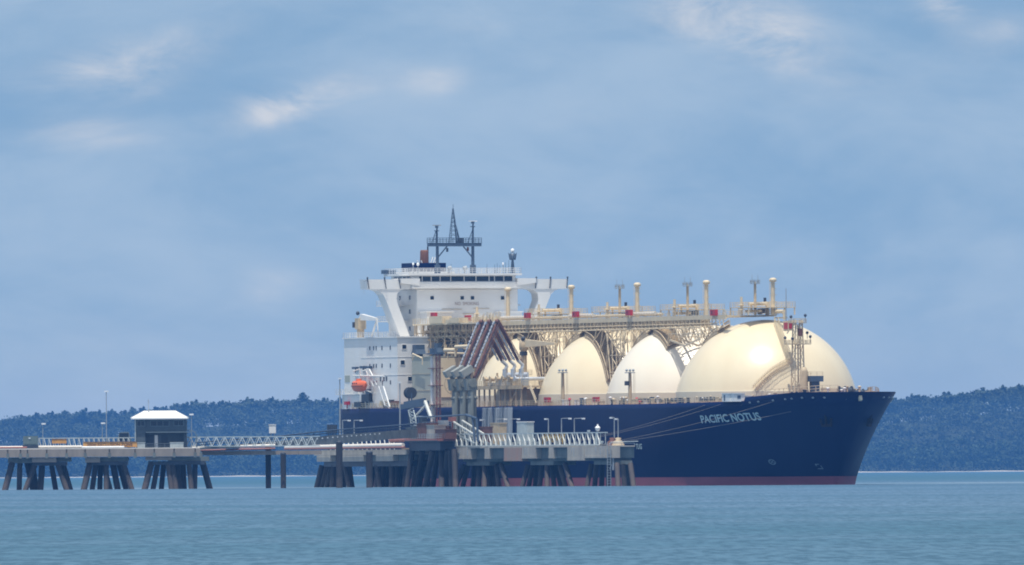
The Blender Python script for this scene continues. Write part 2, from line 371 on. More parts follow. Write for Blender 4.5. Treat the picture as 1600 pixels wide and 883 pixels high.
def hill(x, y):
    if y < 7010 * DS: return 0.5
    Yr = 7900 * DS; px = 800 + F * x / Yr; top = (HZ - ridge_px(px)) / F * Yr + CAM_H - 27.0
    k = min(1.0, (y / DS - 7010) / 880.0); k = k * k * (3 - 2 * k)
    far = max(0, min(1, (y / DS - 7950) / 600.0))
    return 0.5 + max(5.0, top) * k * (1 - 0.25 * far)
sheet('hills', [-7500, -2500, -1400] + [i * 28 for i in range(-36, 37)] + [1400, 2500, 7500], [18190] + [q * DS for q in (7010, 7100, 7250, 7400, 7550, 7700, 7800, 7900, 7960, 8300, 8800)], hill, 'hill')

# leaf clumps: many small leaf-sized quads through each crown
def leaf_cloud(centres, radii, per, size, rng):
    """numpy: random quads spread through ellipsoidal lobes, denser near the surface"""
    C = np.repeat(centres, per, axis=0); Rr = np.repeat(radii, per, axis=0); n = len(C)
    d = rng.normal(size=(n, 3)); d /= np.linalg.norm(d, axis=1)[:, None]
    p = C + d * Rr * (rng.random((n, 1)) ** 0.45)
    a = rng.normal(size=(n, 3)); a /= np.linalg.norm(a, axis=1)[:, None]
    b_ = np.cross(a, d + rng.normal(size=(n, 3)) * 0.7); b_ /= np.maximum(np.linalg.norm(b_, axis=1)[:, None], 1e-6)
    s_ = size * (0.5 + rng.random((n, 1)))
    a = a * s_; b_ = b_ * s_ * 0.7
    return np.stack([p - a - b_, p + a - b_ * 0.4, p + a * 0.8 + b_, p - a * 0.6 + b_], axis=1).reshape(-1, 3)
def np_mesh(name, verts, m):
    n = len(verts) // 4; me = bpy.data.meshes.new(name)
    me.vertices.add(len(verts)); me.vertices.foreach_set('co', verts.astype(np.float32).ravel())
    me.loops.add(len(verts)); me.loops.foreach_set('vertex_index', np.arange(len(verts), dtype=np.int32))
    me.polygons.add(n); me.polygons.foreach_set('loop_start', np.arange(0, 4*n, 4, dtype=np.int32)); me.polygons.foreach_set('loop_total', np.full(n, 4, dtype=np.int32))
    me.materials.append(M[m]); me.update(calc_edges=True); return me
def crowns_mass(name, rows, m, label):
    cs = []; rs = []
    for (y0, h0, h1, dx, w0, x0, x1) in rows:
        x0, x1, dx, w0, h0, h1, y0 = x0 * DS, x1 * DS, dx * DS, w0 * DS, h0 * DS, h1 * DS, y0 * DS; x = x0
        while x < x1:
            yy = y0 + random.uniform(-14, 14); g = hill(x, yy); h = random.uniform(h0, h1) * random.choice((.8, 1, 1, 1.2)); wd = w0 * random.uniform(.6, 1.5)
            for k in range(5):
                cs.append((x + random.gauss(0, wd * 0.6), yy + random.gauss(0, 2), g + h * random.uniform(0.35, 0.93)))
                q = random.uniform(0.45, 1.0); rs.append((wd * q, wd * q, h * 0.2 * q))
            cs.append((x, yy, g + h * 0.3)); rs.append((w0 * 1.2, w0, h * 0.33))
            x += dx * random.uniform(0.6, 1.4)
    v = leaf_cloud(np.array(cs), np.array(rs), 64, 0.95, RNG)
    o = bpy.data.objects.new(name, np_mesh(name, v, m)); COL.objects.link(o)
    o['kind'] = 'stuff'; o['label'] = label; return o
XA, XB = -245, 245
crowns_mass('mangrove_thicket', [(7012, 6, 9, 4.2, 3.0, XA, XB), (7040, 8, 12, 4.6, 3.3, XA, XB), (7090, 9, 13, 5, 3.6, XA, XB), (7150, 9, 14, 5.5, 3.8, XA, XB)], 'mangrove', 'dense low mangroves along the waterline of the far shore')
crowns_mass('woodland', [(7880, 4.5, 7, 5, 3.2, XA-20, XB+20), (7250, 9, 14, 6, 3.8, XA, XB), (7360, 9, 15, 6, 4, XA, XB), (7470, 9, 15, 6, 4, XA, XB), (7580, 9, 14, 6.5, 4, XA-20, XB+20), (7680, 8, 13, 6.5, 4, XA-20, XB+20), (7770, 7, 10, 6.5, 4, XA-20, XB+20), (7840, 5.5, 8.5, 6.5, 4, XA-20, XB+20)], 'leaf', 'hazy blue-green wood covering the slope behind the mangroves')
# trees that stand out one by one along the skyline
def make_tree(kind, h, wd):
    rng = np.random.default_rng(100 + kind); rd = random.Random(50 + kind)
    tr = bpy.data.objects.new('skyline_tree', None); COL.objects.link(tr); ORG[tr.name] = Vector()
    b = MB(); b.tube((0, 0, -1), (0.2, 0, h * 0.55), 0.34, 0.2, 7); cs = []; rs = []
    nl = 9 if kind != 3 else 7
    for i in range(nl):
        a = rd.uniform(0, 6.28); z0 = h * rd.uniform(0.3, 0.55); rr = wd * rd.uniform(0.25, 0.85)
        tip = (math.cos(a) * rr, math.sin(a) * rr, h * rd.uniform(0.55, 0.93)); b.tube((0.1, 0, z0), tip, 0.16, 0.05, 5)
        cs.append(tip); q = rd.uniform(0.28, 0.5); rs.append((wd * q, wd * q, h * 0.10 * rd.uniform(0.7, 1.3)))
        for j in range(3):
            cs.append((tip[0] + rd.gauss(0, wd * .22), tip[1] + rd.gauss(0, wd * .22), tip[2] + rd.gauss(0, h * .06))); q2 = q * rd.uniform(.4, .8); rs.append((wd * q2, wd * q2, h * 0.06))
    cs.append((0, 0, h * 0.9)); rs.append((wd * 0.4, wd * 0.4, h * 0.1))
    b.build('trunk', 'bark', tr)
    v = leaf_cloud(np.array(cs), np.array(rs), 46, 0.42, rng)
    o = bpy.data.objects.new('crown', np_mesh('crown', v, 'leaf2' if kind % 2 else 'leaf')); COL.objects.link(o); o.parent = tr
    return tr
protos = [make_tree(0, 15, 4.6), make_tree(1, 17, 4.2), make_tree(2, 13, 5.2), make_tree(3, 19, 3.6), make_tree(4, 14.5, 4.0)]
TLAB = ['round bushy tree in the hazy tree line of the far shore', 'loose open crowned tree poking out of the hazy tree line', 'broad low tree spreading along the hazy skyline', 'slender tall tree rising over the hazy skyline', 'small pale tree among the hazy skyline trees']
used = set()
spots = [px for px in range(-20, 620, 11)] + [px for px in range(1330, 1640, 10)]
for i, px in enumerate(spots):
    px = px + random.uniform(-4, 4); k = random.choice([0, 1, 2, 4, 0, 1, 2, 4, 3]); Y = 7880 * DS + random.uniform(-50, 40)
    x = (px - 800) / F * Y; src = protos[k]; sc_ = random.uniform(0.72, 1.0)
    sc_ *= DS; z = (HZ - ridge_px(px)) / F * Y + CAM_H - (15, 17, 13, 19, 14.5)[k] * sc_ * 0.96 + random.gauss(0.2, 0.9)
    if k not in used:
        used.add(k); tr = src; tr.location = (x, Y, z); tr['label'] = TLAB[k]; tr['category'] = 'tree'; tr['group'] = 'skyline trees: ' + ('bushy', 'open', 'broad', 'slender', 'small')[k]
    else: tr = copy_thing(src, (x, Y, z), TLAB[k], src['group'])
    tr.scale = (sc_ * random.uniform(1, 1.35), sc_ * random.uniform(1, 1.35), sc_); tr.rotation_euler = (0, 0, random.uniform(0, 6.28))
for k in range(5):
    if k not in used: protos[k].location = (-40, 7880 * DS, hill(-40, 7880 * DS))
tall = copy_thing(protos[3], (0, 0, 0), 'tallest dome-topped tree on the far shore, just left of the ship\'s stern', None)
if 'group' in tall: del tall['group']
Y = 7860 * DS; x = (476 - 800) / F * Y; tall.location = (x, Y, (HZ - 615.5) / F * Y + CAM_H - 19 * 2.4 * 0.97); tall.scale = (3.0, 3.0, 2.4)
# ------------------------------------------------------------------ the ship
SHIP = bpy.data.objects.new('gas_carrier', None); COL.objects.link(SHIP); SHIP.matrix_world = SHIP_M
SHIP['label'] = 'huge navy hulled gas carrier with four cream domed tanks and a white bridge house'; SHIP['category'] = 'ship'
ORG[SHIP.name] = Vector()
def interp(tab, x):
    if x <= tab[0][0]: return tab[0][1]
    for (a, p), (c, q) in zip(tab[:-1], tab[1:]):
        if x <= c: return p + (q - p) * (x - a) / (c - a)
    return tab[-1][1]
def smooth_tab(tab):
    """monotone cubic through the points, resampled finely"""
    xs = [a for a, _ in tab]; ys = [c for _, c in tab]; n = len(xs); d = [(ys[i+1]-ys[i])/(xs[i+1]-xs[i]) for i in range(n-1)]
    mm = [d[0]] + [0 if d[i-1]*d[i] <= 0 else 2*d[i-1]*d[i]/(d[i-1]+d[i]) for i in range(1, n-1)] + [d[-1]]
    o = []
    for i in range(n-1):
        h = xs[i+1]-xs[i]
        for k in range(8):
            s = k/8; o.append((xs[i]+s*h, (2*s**3-3*s*s+1)*ys[i] + (s**3-2*s*s+s)*h*mm[i] + (-2*s**3+3*s*s)*ys[i+1] + (s**3-s*s)*h*mm[i+1]))
    o.append((xs[-1], ys[-1])); return o
HD = smooth_tab([(0, 0.5), (0.6, 2.6), (2, 5.0), (6, 9.3), (12, 12.5), (20, 15.5), (30, 18.6), (40, 21.1), (50, 22.7), (60, 23.6), (74, 24)])
HW = smooth_tab([(0, 0.5), (1, 1.5), (3, 3.0), (10, 7), (20, 12), (30, 16.4), (45, 21), (60, 23.3), (80, 24)])
STERN = -235.0
def ztop(x):
    z = 18.55 + (max(0, x + 20) / 50.0) ** 2 * 0.35 if x < 33 else 18.9
    if x >= 33: z = 19.75 + 1.0 * min(1, (x - 33) / 18)
    return z
def stem(z): return 43.0 + 15.3 * (max(z, 0) / 18.7) ** 1.25
def hb(x, z):
    d = stem(z) - x
    if d <= 0: return 0.0
    k = min(1.15, max(0, z / 19.5)) ** 1.15
    y = interp(HW, d) * (1 - k) + interp(HD, d) * k
    a = max(0.0, min(1.0, (-205 - x) / 30.0))       # afterbody fines up below the deck
    if a > 0:
        low = max(0.0, min(1.0, 1 - z / 15.0)); y *= (1 - 0.16 * a ** 1.6) * (1 - 0.62 * a * low ** 1.3)
    return y
def zlow(x): return -2.0 if x > -222 else -2.0 + 6.5 * ((-222 - x) / 13.0) ** 0.8
ZL = [-2.0, -0.2, 0.9, 1.9, 1.95, 4, 6.5, 9, 11.5, 13.8, 15.8, 17.4]
TS = [i / 40 * 0.80 for i in range(40)] + [0.80 + i / 60 * 0.2 for i in range(61)]
TS = [1 - (1 - q) ** 1.0 for q in TS]
xd = stem(18.7)
def hull_pt(t, j, sgn):
    if j < len(ZL):
        xs = stem(ZL[j]); x = STERN + (xs - STERN) * t; z = max(ZL[j], zlow(x)); y = hb(x, ZL[j])
    else:
        xs = stem(20.7); x = STERN + (xs - STERN) * t
        z = ztop(x); y = hb(min(x, xs), z) if t < 1 else 0.5
    if t >= 1: y = 0.45
    return (x, sgn * max(y, 0.45), z)
b = MB(); nl = len(ZL) + 1
# refine around the bulwark step so that it reads as a short step
xst = [(STERN + (stem(20.7) - STERN) * q) for q in TS]
tstep = (33 - STERN) / (stem(20.7) - STERN); TS = sorted(set(TS + [tstep - 0.012, tstep + 0.0005, 0.9975, 0.999]))
for sgn in (-1, 1):
    vs = [hull_pt(q, j, sgn) for q in TS for j in range(nl)]; o0 = len(b.v); b.v += vs
    for i in range(len(TS) - 1):
        for j in range(nl - 1):
            q = (i*nl+j, (i+1)*nl+j, (i+1)*nl+j+1, i*nl+j+1); q = q if sgn < 0 else q[::-1]
            b.f.append(tuple(o0 + k for k in q)); b.m.append(1 if j < 4 and ZL[j] < 1.9 else 0); b.sm.append(True)
np_ = len(TS) * nl
for i in range(len(TS) - 1):      # deck
    b.f.append((i*nl+nl-1, (i+1)*nl+nl-1, np_+(i+1)*nl+nl-1, np_+i*nl+nl-1)); b.m.append(2); b.sm.append(False)
for j in range(nl - 1):           # transom and stem bar
    b.f.append((j, j+1, np_+j+1, np_+j)); b.m.append(0); b.sm.append(False)
    e = (len(TS)-1)*nl; b.f.append((e+j, np_+e+j, np_+e+j+1, e+j+1)); b.m.append(1 if j < 3 else 0); b.sm.append(True)
hull = b.build('hull', ['navy', 'boot', 'deckred'], SHIP)
def on_hull(px, py, side=-1):
    """x, z where the sight line through a photograph pixel first meets the starboard plating"""
    y = -32.0
    while y < 0:
        p = L(px, py, y)
        if p.x < stem(p.z) and hb(p.x, p.z) > -y: return p.x, p.z
        y += 0.02
    return p.x, p.z
# ship name on the bow plating
def hull_text(body, name, x0, x1, zb0, zb1, h, m, label=None):
    vs, fs = text_mesh(body, 0.022); q = MB(); pts = []
    for u, v in vs:
        x = x0 + (x1 - x0) * u; z = zb0 + (zb1 - zb0) * u + h * v; pts.append((x, -hb(x, z) - 0.06, z))
    q.add(pts, fs); return q.build(name, m, hull, label)
a = on_hull(1097, 661); c = on_hull(1191, 656)
hull_text('PACIFIC NOTUS', 'name_lettering', a[0], c[0], a[1] - .1, c[1] - .1, 1.8, 'letter')
a = on_hull(994, 702); c = on_hull(1003.5, 702); hull_text('TUG', 'tug_mark', a[0], c[0], a[1], c[1], 1.25, 'letter')
def hull_ring(px, py, r, name, cross=True):
    x0, z0 = on_hull(px, py); q = MB(); n = 20
    def pt(u, v): return (x0 + u, -hb(x0 + u, z0 + v) - 0.06, z0 + v)
    vs = [pt(r*1.6*k*math.cos(2*math.pi*i/n), r*k*math.sin(2*math.pi*i/n)) for k in (1, .72) for i in range(n)]
    q.add(vs, [(i, (i+1) % n, n+(i+1) % n, n+i) for i in range(n)])
    if cross:
        for s in (-1, 1):
            q.add([pt(-r*1.1, -s*r*.7-.06), pt(-r*1.1, -s*r*.7+.1), pt(r*1.1, s*r*.7+.1), pt(r*1.1, s*r*.7-.06)], [(0, 1, 2, 3)])
    return q.build(name, 'letterdim', hull)
hull_ring(1207, 722, 0.62, 'thruster_mark')
x0, z0 = on_hull(1281, 729); q = MB()
for (u, v, u2, v2) in ((-.6, .5, .2, .5), (-.6, -.5, .5, -.5), (.4, -.5, .4, .2), (-.6, .5, -.5, .1)):
    q.bar((x0+u, -hb(x0+u, z0+v)-.05, z0+v), (x0+u2, -hb(x0+u2, z0+v2)-.05, z0+v2), .14)
q.build('bulb_mark', 'letterdim', hull)
# anchors in their pockets
def anchor(sgn):
    x, z = 51.5, 14.6; y = sgn * hb(x, z); q = MB()
    n = Vector((0.55, sgn * 0.8, -0.25)).normalized(); c = Vector((x, y, z)) + n * 0.35; t_ = Vector((0.78, -sgn * 0.6, 0)).normalized(); u = n.cross(t_).normalized()
    if u.z > 0: u = -u
    q.tube(c - u * 1.6, c + u * 1.4, .26, .3, 7); q.bar(c + u * 1.3 - t_ * 1.2, c + u * 1.3 + t_ * 1.2, .55, .6)
    for s in (-1, 1): q.bar(c + u * 1.4 + t_ * s * 1.15, c + u * -0.3 + t_ * s * 1.45, .42, .25)
    q.box(c.x - 0.5, c.x + 0.5, c.y - .5, c.y + .5, c.z + 1.2, c.z + 2.2)
    return q.build('anchor', 'anchor', hull)
anchor(-1); anchor(1)
# fairlead openings along the bow bulwark and the stern
for x in (34, 37, 42, 46, 48, 51, 53.5, 55.5):
    for sgn in (-1, 1):
        q = MB(); z = ztop(x) - 1.25; y = sgn * (hb(x, z) + 0.05)
        q.ball((x, y, z), .34, 8, .7); q.build('fairlead', 'galv', hull)
q = MB(); q.bar((59.0, 0.0, 20.2), (59.6, 0, 18.8), .7); q.build('stem_fairlead', 'fit', hull)
# deck edge railing
def edge(x, sgn): return (x, sgn * (hb(x, 18.5) - 0.25), ztop(x))
q = MB()
for sgn in (-1, 1):
    q.rail([edge(x, sgn) for x in range(-234, 33, 6)], 1.2, 1.9, .05, 3)
q.rail([(-234.8, -20, 18.6), (-234.8, 20, 18.6)], 1.15, 1.9, .04)
q.build('deck_railing', 'fit', SHIP, kind='stuff')

# ---- tanks
TX = [0.0, -45.5, -91.0, -136.5]; TR = 20.9; TZ = 16.5
for i, tx in enumerate(TX):
    q = MB(); a0 = math.asin((21.2 - TZ) / TR); n = 26
    pr = [(max(TR * math.cos(a0 + (math.pi/2 - a0) * k / n), 1e-3), TZ + TR * math.sin(a0 + (math.pi/2 - a0) * k / n)) for k in range(n + 1)]
    q.lathe((tx, 0), pr, 96); dome = q.build('tank_dome', 'cream2' if i == 1 else 'cream', SHIP, 'paler, almost white tank dome' if i == 1 else None)
    q = MB(); r0 = TR * math.cos(a0) + .12
    q.lathe((tx, 0), [(r0 - .6, 21.28), (r0, 21.28), (r0, 21.12), (r0 + .15, 18.2)], 96); q.build('tank_skirt', 'skirt', dome)
def sph(tx, y, ang, off=0.0):
    r = math.sqrt(TR * TR - y * y) + off; return Vector((tx + r * math.cos(ang), y, TZ + r * math.sin(ang)))

# ---- flying bridge over the tanks
Y0, Y1, ZD = -11.0, 3.0, 38.5
q = MB(); q.box(-200, -44, Y0, -9.9, ZD - .35, ZD); q.box(-22, 3.5, Y0, -9.9, ZD - .35, ZD); [q.box(-44 + k * 1.1, -43.75 + k * 1.1, Y0, -9.9, ZD - .12, ZD) for k in range(20)]; q.box(-200, 3.5, -.3, 1.2, ZD - .35, ZD); [q.box(xx - .2, xx + .2, -9.95, -.2, ZD - .4, ZD - .05) for xx in range(-198, 4, 6)]; q.box(-200, 3.5, Y0 - .02, Y0 + .3, ZD - .9, ZD + .12)
walk = q.build('flying_bridge', 'fit', SHIP)
q = MB(); q.rail([(x, Y0 + .1, ZD) for x in (-200, 3)] , 1.15, 1.7, .04); q.rail([(3.4, Y0 + .1, ZD), (3.4, Y1, ZD)], 1.15, 1.7, .04); q.rail([(-200, Y1 - .1, ZD), (3, Y1 - .1, ZD)], 1.15, 2.4, .04)
q.build('walkway_railing', 'fit', walk, kind='stuff')
q = MB(); q.box(-.06, .06, -.1, .1, -1.6, 0); q.bar((0, 0, -1.6), (0, 1.6, -.5), .12); q.bar((0, 0, -1.6), (0.6, 0, -2.2), .1)
br = q.build('hanging_bracket', 'fit', walk, off=(0, 0, 0)); br.location = (-199, Y0 + .05, ZD - .4)
k = 1
while -199 + k * 2.42 < 2:
    shift(br, walk, (k * 2.42, 0, 0)); k += 1
for (yy, zz_, r) in ((Y0 + .1, 35.9, .16), (-8.2, 36.1, .16), (Y0 + 1.2, 37.3, .2), (Y0 + 1.7, 37.2, .3), (-9.0, 37.6, .28), (-8.6, 36.9, .4), (Y0 + .05, 36.7, .09), (-.2, 37, .3), (Y0 + .5, 36.3, .12)):
    q = MB(); e = -44 if r > .17 else (-2 if zz_ > 36.5 else -13); q.tube((-199, yy, zz_), (e, yy, zz_), r, n=8); q.build('pipe_run', 'fit' if r < .35 else 'fitdark', walk)
q = MB(); q.box(-199, -14, Y0 + .55, Y0 + .7, 36.7, 38.1); q.box(-199, -14, -8.3, -8.2, 36.2, 38); q.build('cable_tray', 'fitdark', walk)
q = MB(); q.tube((-190, -8.6, ZD + .65), (-44, -8.6, ZD + .65), .33, n=8); q.build('header_pipe', 'fit', walk)
for (xa, xb) in ((-150, -128), (-103, -87), (-62, -46)):
    q = MB(); q.tube((xa, -9.6, ZD + .9), (xb, -9.6, ZD + .9), .4, n=8); q.tube((xa, -9.6, ZD + .9), (xa, -9.6, ZD), .4, n=8); q.build('header_pipe', 'pipew', walk)
# lower lattice below the walkway
q = MB(); rd = random.Random(3); x = -198
while x < -16:
    clear_z = max([TZ + math.sqrt(max(0, (TR + .3) ** 2 - 121 - (x - t_) ** 2)) if (x - t_) ** 2 + 121 < (TR + .3) ** 2 else 0 for t_ in TX])
    if clear_z < 35.4:
        q.bar((x, Y0 + .1, 38.1), (x + 2.4, Y0 + .1, 35.9), .14); q.bar((x + 2.4, Y0 + .1, 35.9), (x + 4.8, Y0 + .1, 38.1), .14)
        q.bar((x + 2.4, Y0 + .1, 35.9), (x + 2.4, -7.2, 36.1), .12)
    x += 4.8
q.build('walkway_lattice', 'fitdark', walk, kind='stuff')
# arched supports: bands that follow the fore and aft shoulders of each tank
for i, tx in enumerate(TX):
    for side in (1, -1):
        if i == 0 and side == 1: continue
        a_hi = R(84) if side > 0 else R(96); a_lo = (R(54) if i == 1 else R(25)) if side > 0 else R(150); n = 26
        q = MB()
        for yy in (Y0, Y0 + 3.1):
            pts_o = [sph(tx, yy, a_hi + (a_lo - a_hi) * k / n, 1.5) for k in range(n + 1)]
            pts_i = [sph(tx, yy, a_hi + (a_lo - a_hi) * k / n, 0.35) for k in range(n + 1)]
            for k in range(n): q.bar(pts_o[k], pts_o[k+1], .2); q.bar(pts_i[k], pts_i[k+1], .24, .5)
            for k in range(0, n + 1): q.bar(pts_i[k], pts_o[k], .1)
        for k in range(0, n + 1, 2): q.bar(sph(tx, Y0, a_hi + (a_lo - a_hi) * k / n, .35), sph(tx, Y0 + 3.1, a_hi + (a_lo - a_hi) * k / n, .35), .2)
        arch = q.build('tank_arch', 'fitdark', SHIP)
        q = MB()
        for k in range(0, n * 2):
            aa = a_hi + (a_lo - a_hi) * k / (n * 2); p0 = sph(tx, Y0, aa, .8); p1 = sph(tx, Y0 + 3.1, aa, .8); q.bar(p0, p1, .5, .12)
        q.build('tread', 'fitdark', arch, kind='stuff')
# frames between the tanks, from the lower chord down
for g, gx in enumerate([-22.75, -68.25, -113.75]):
    q = MB(); rd = random.Random(g)
    for yy in (Y0, -7.2, -2.0):
        for dx in (-6.5, -3, 0.2, 3.3, 6.4):
            zb = (33.5 if g == 0 else 18.6) if abs(dx) < 4 else (33 if g == 0 else 24)
            q.bar((gx + dx, yy, 36.2), (gx + dx * .55, yy, zb), .22)
        for dx in ((-12, -8, 8, 12, 15) if g == 0 else (-15, -11, -7, 7, 11, 15)):
            s_ = 1 if dx > 0 else -1; a = gx + dx
            tx = gx + s_ * 22.75; zz_ = TZ + math.sqrt(max(1, (TR + .6) ** 2 - yy * yy - (a - tx) ** 2)) if (a - tx) ** 2 + yy * yy < TR * TR else 27
            if g == 0 and zz_ < 31: continue
            q.bar((a - s_ * 2.2, yy, 36.2), (a, yy, min(zz_, 36)), .17); q.bar((a - s_ * 5.5, yy, 36.1), (a, yy, min(zz_, 36)), .15)
    for zz_ in ((33.8,) if g == 0 else (22, 26, 30, 33.5)):
        for yy in (Y0, -2): q.bar((gx - 4, yy, zz_), (gx + 4, yy, zz_ + rd.uniform(-1, 1)), .16)
        q.bar((gx - 2, Y0, zz_), (gx - 2, 2.6, zz_), .16)
        q.bar((gx - 3, Y0, zz_), (gx + 3, Y0, min(36, zz_ + 3.5)), .13); q.bar((gx + 3, Y0, zz_), (gx - 3, Y0, min(36, zz_ + 3.5)), .13)
    if g == 0:
        rd2 = random.Random(4)
        for k in range(26):
            a = rd2.uniform(-11, 11); z0 = 31.2 + .02 * a * a + rd2.uniform(0, 1); q.bar((gx + a, Y0 + rd2.uniform(0, 3), z0), (gx + a + rd2.uniform(-4, 4), Y0, 36), .13)
        for yy in (Y0, -7.8): q.bar((gx - 10, yy, 33.2), (gx, yy, 31.8), .2, .4); q.bar((gx, yy, 31.8), (gx + 10, yy, 33.4), .2, .4); q.bar((gx - 11, yy, 34.6), (gx + 11, yy, 34.4), .16)
    q.build('support_frame', 'fit', SHIP)
    if g == 0: continue
    q = MB(); q.box(gx - 2.6, gx + 1.8, -9.5, 2.5, 29.4, 30.0); q.tube((gx - 1, -6, 18.6), (gx - 1, -6, 36), .5, n=8); q.tube((gx + 1.6, -3, 18.6), (gx + 1.6, -3, 36), .4, n=8); q.build('riser_pipe', 'fitdark', SHIP)
# vent masts and light posts on the tank tops
def vent_mast(px, top=437, big=True):
    p = L(px, 489, 0.2)
    q = MB()
    q.tube((p.x, .2, ZD), (p.x, .2, 46.0), .5, .45, 10)
    mst = q.build('vent_mast', 'fit', SHIP)
    q = MB(); q.lathe((p.x, .2), [(.45, 45.9), (.82, 46.05), (.82, 46.6), (.5, 46.85), (.01, 46.9)], 14); q.build('cap', 'fit', mst)
    q = MB()
    for z in (41.5, 43, 44.4, 45.5): q.bar((p.x, -.7, z), (p.x, 1.1, z), .09); q.bar((p.x - .6, .2, z), (p.x + .6, .2, z), .09)
    for s in (-.4, .4): q.bar((p.x + s, -.5, ZD), (p.x + s, -.5, 46), .05)
    q.build('rung', 'fit', mst, kind='stuff'); return p.x
for px in (1208, 1104, 996, 893, 794): vent_mast(px)
for px in (1180, 1074.5, 968.5):
    p = L(px, 489, -3.2); q = MB(); q.tube((p.x, -3.2, ZD), (p.x, -3.2, 45.9), .34, .3, 8); o = q.build('light_post', 'fitdark', SHIP)
    q = MB(); q.box(p.x - .7, p.x + .7, -4.1, -2.3, 45.5, 45.65); q.rail([(p.x - .7, -4.1, 45.65), (p.x - .7, -2.3, 45.65), (p.x + .7, -2.3, 45.65)], .8, .6, .04)
    for yy in (-4.0, -3.3, -2.5): q.box(p.x - .25, p.x + .25, yy - .2, yy + .2, 45.8, 46.3)
    for yy in (-3.9, -2.5): q.tube((p.x, yy, 46.2), (p.x, yy, 47.6), .05, n=5)
    q.build('flood_light', 'galv', o)
for px, h in ((1158.5, 42.6), (1054, 42.5), (949, 42.4), (745.5, 42.3), (842, 42.4)):
    p = L(px, 489, -6.5); q = MB(); q.tube((p.x, -6.5, ZD), (p.x, -6.5, h), .36, .3, 8); o = q.build('purge_post', 'fit', SHIP)
    q = MB()
    for z in (39.6, 40.6): q.lathe((p.x, -6.5), [(.36, z), (.7, z + .05), (.7, z + .2), (.36, z + .25)], 10)
    q.build('collar', 'fit', o)
# dome platforms round the masts, with pipework
for i, tx in enumerate(TX):
    q = MB(); cx = tx + 1.5; q.box(cx - 7.5, cx + 4.5, -6.5, 5, 40.1, 40.3)
    for (a, c) in ((-7.3, -6.3), (-7.3, 4.8), (4.3, -6.3), (4.3, 4.8), (-2, -6.3), (-2, 4.8)): q.bar((cx + a, c, ZD), (cx + a, c, 40.1), .25)
    plat = q.build('dome_platform', 'fit', SHIP)
    q = MB(); q.rail([(cx - 7.4, -6.4, 40.3), (cx + 4.4, -6.4, 40.3), (cx + 4.4, 4.9, 40.3)], 1.1, 1.6, .04); q.rail([(cx - 7.4, -6.4, 40.3), (cx - 7.4, 4.9, 40.3), (cx + 4.4, 4.9, 40.3)], 1.1, 1.6, .04); q.build('platform_railing', 'fit', plat, kind='stuff')
    q = MB(); q.tube((cx - 1, -1, 41.1), (cx + 2.5, -1, 41.1), .42, n=9); q.tube((cx - 6, -3, 39.4), (cx + 3, -3, 39.4), .3, n=8); q.tube((cx, -4, 39), (cx, -4, 41.3), .25, n=8); q.tube((cx - 3.2, 1, ZD), (cx - 3.2, 1, 41.2), .45, n=8); q.tube((cx - 3.2, 1, 41.0), (cx + 1, -5, 41.0), .3, n=8); q.build('dome_pipework', 'fit', plat)
    q = MB(); q.box(cx + .6, cx + 1.1, -1.3, -.8, 41.5, 42.4); q.box(cx - 5, cx - 4.2, 0, .9, 39, 40); q.box(cx - .4, cx + .6, -2.4, -1.6, 38.6, 39.9); q.build('valve_gear', 'dark', plat)
# red fire boxes
for px, py, yy, s_ in ((678, 492.5, -13.5, 1), (731, 496.5, -12.5, .95), (824, 493, -11.3, 1), (899.5, 491, -11.3, 1.05), (983, 488.5, -11.3, 1.05), (1115.5, 488.5, -11.3, 1.1)):
    p = L(px, py, yy); q = MB(); q.box(p.x - 1.5 * s_, p.x + 1.5 * s_, yy - .35, yy + .35, p.z - .62 * s_, p.z + .62 * s_); o = q.build('fire_box', 'red', SHIP)
    q = MB(); q.box(p.x - .6, p.x - .2, yy - .40, yy - .352, p.z - .3, p.z + .35); q.build('latch', 'dark', o)
    q = MB(); q.bar((p.x - .8, yy + .1, p.z - .6), (p.x - .8, yy + .1, 38.5), .1); q.bar((p.x + .8, yy + .1, p.z - .6), (p.x + .8, yy + .1, 38.5), .1); q.build('stand', 'fit', o)
for px, py in ((855, 625), (931, 624.5)):
    p = L(px, py, -23.2); q = MB(); q.box(p.x - 1.5, p.x + 1.5, -23.5, -22.8, p.z - .6, p.z + .6); o = q.build('fire_box', 'red', SHIP)
    q = MB(); q.box(p.x - .5, p.x + .1, -23.56, -23.502, p.z - .3, p.z + .3); q.build('latch', 'dark', o)
    q = MB(); q.bar((p.x - 1, -23.1, p.z - .6), (p.x - 1, -23.1, 18.5), .12); q.bar((p.x + 1, -23.1, p.z - .6), (p.x + 1, -23.1, 18.5), .12); q.build('stand', 'fit', o)
for px, py in ((890, 626), (995, 625), (1000, 629)):
    p = L(px, py, -22.8); q = MB(); q.tube((p.x, -22.8, 18.5), (p.x, -22.8, p.z), .15, n=7); q.ball((p.x, -22.8, p.z + .2), .42, 8); q.build('hydrant', 'red', SHIP)
# deck flood light posts
for px, top in ((879.5, 581), (984.5, 581)):
    p = L(px, 612, -22.0); pt = L(px, top, -22.0); q = MB(); q.tube((p.x, -22, 18.5), (p.x, -22, pt.z), .5, .34, 9); o = q.build('flood_light_post', 'fitdark', SHIP)
    q = MB(); q.box(p.x - 1, p.x + 1, -22.9, -21.1, pt.z - .3, pt.z - .1)
    for yy in (-22.8, -22, -21.2): q.ball((p.x, yy, pt.z + .35), .34, 8)
    q.build('flood_light', 'galv', o)
    q = MB(); q.bar((p.x + .2, -21.2, 18.5), (p.x + .2, -21.2, pt.z), .06); q.bar((p.x + .2, -20.9, 18.5), (p.x + .2, -20.9, pt.z), .06); q.build('ladder', 'fit', o)
    if px > 900: q = MB(); q.box(p.x - .4, p.x + .4, -23.2, -22.4, pt.z - 3.1, pt.z - 2.1); q.build('signal_box', 'dark', o)

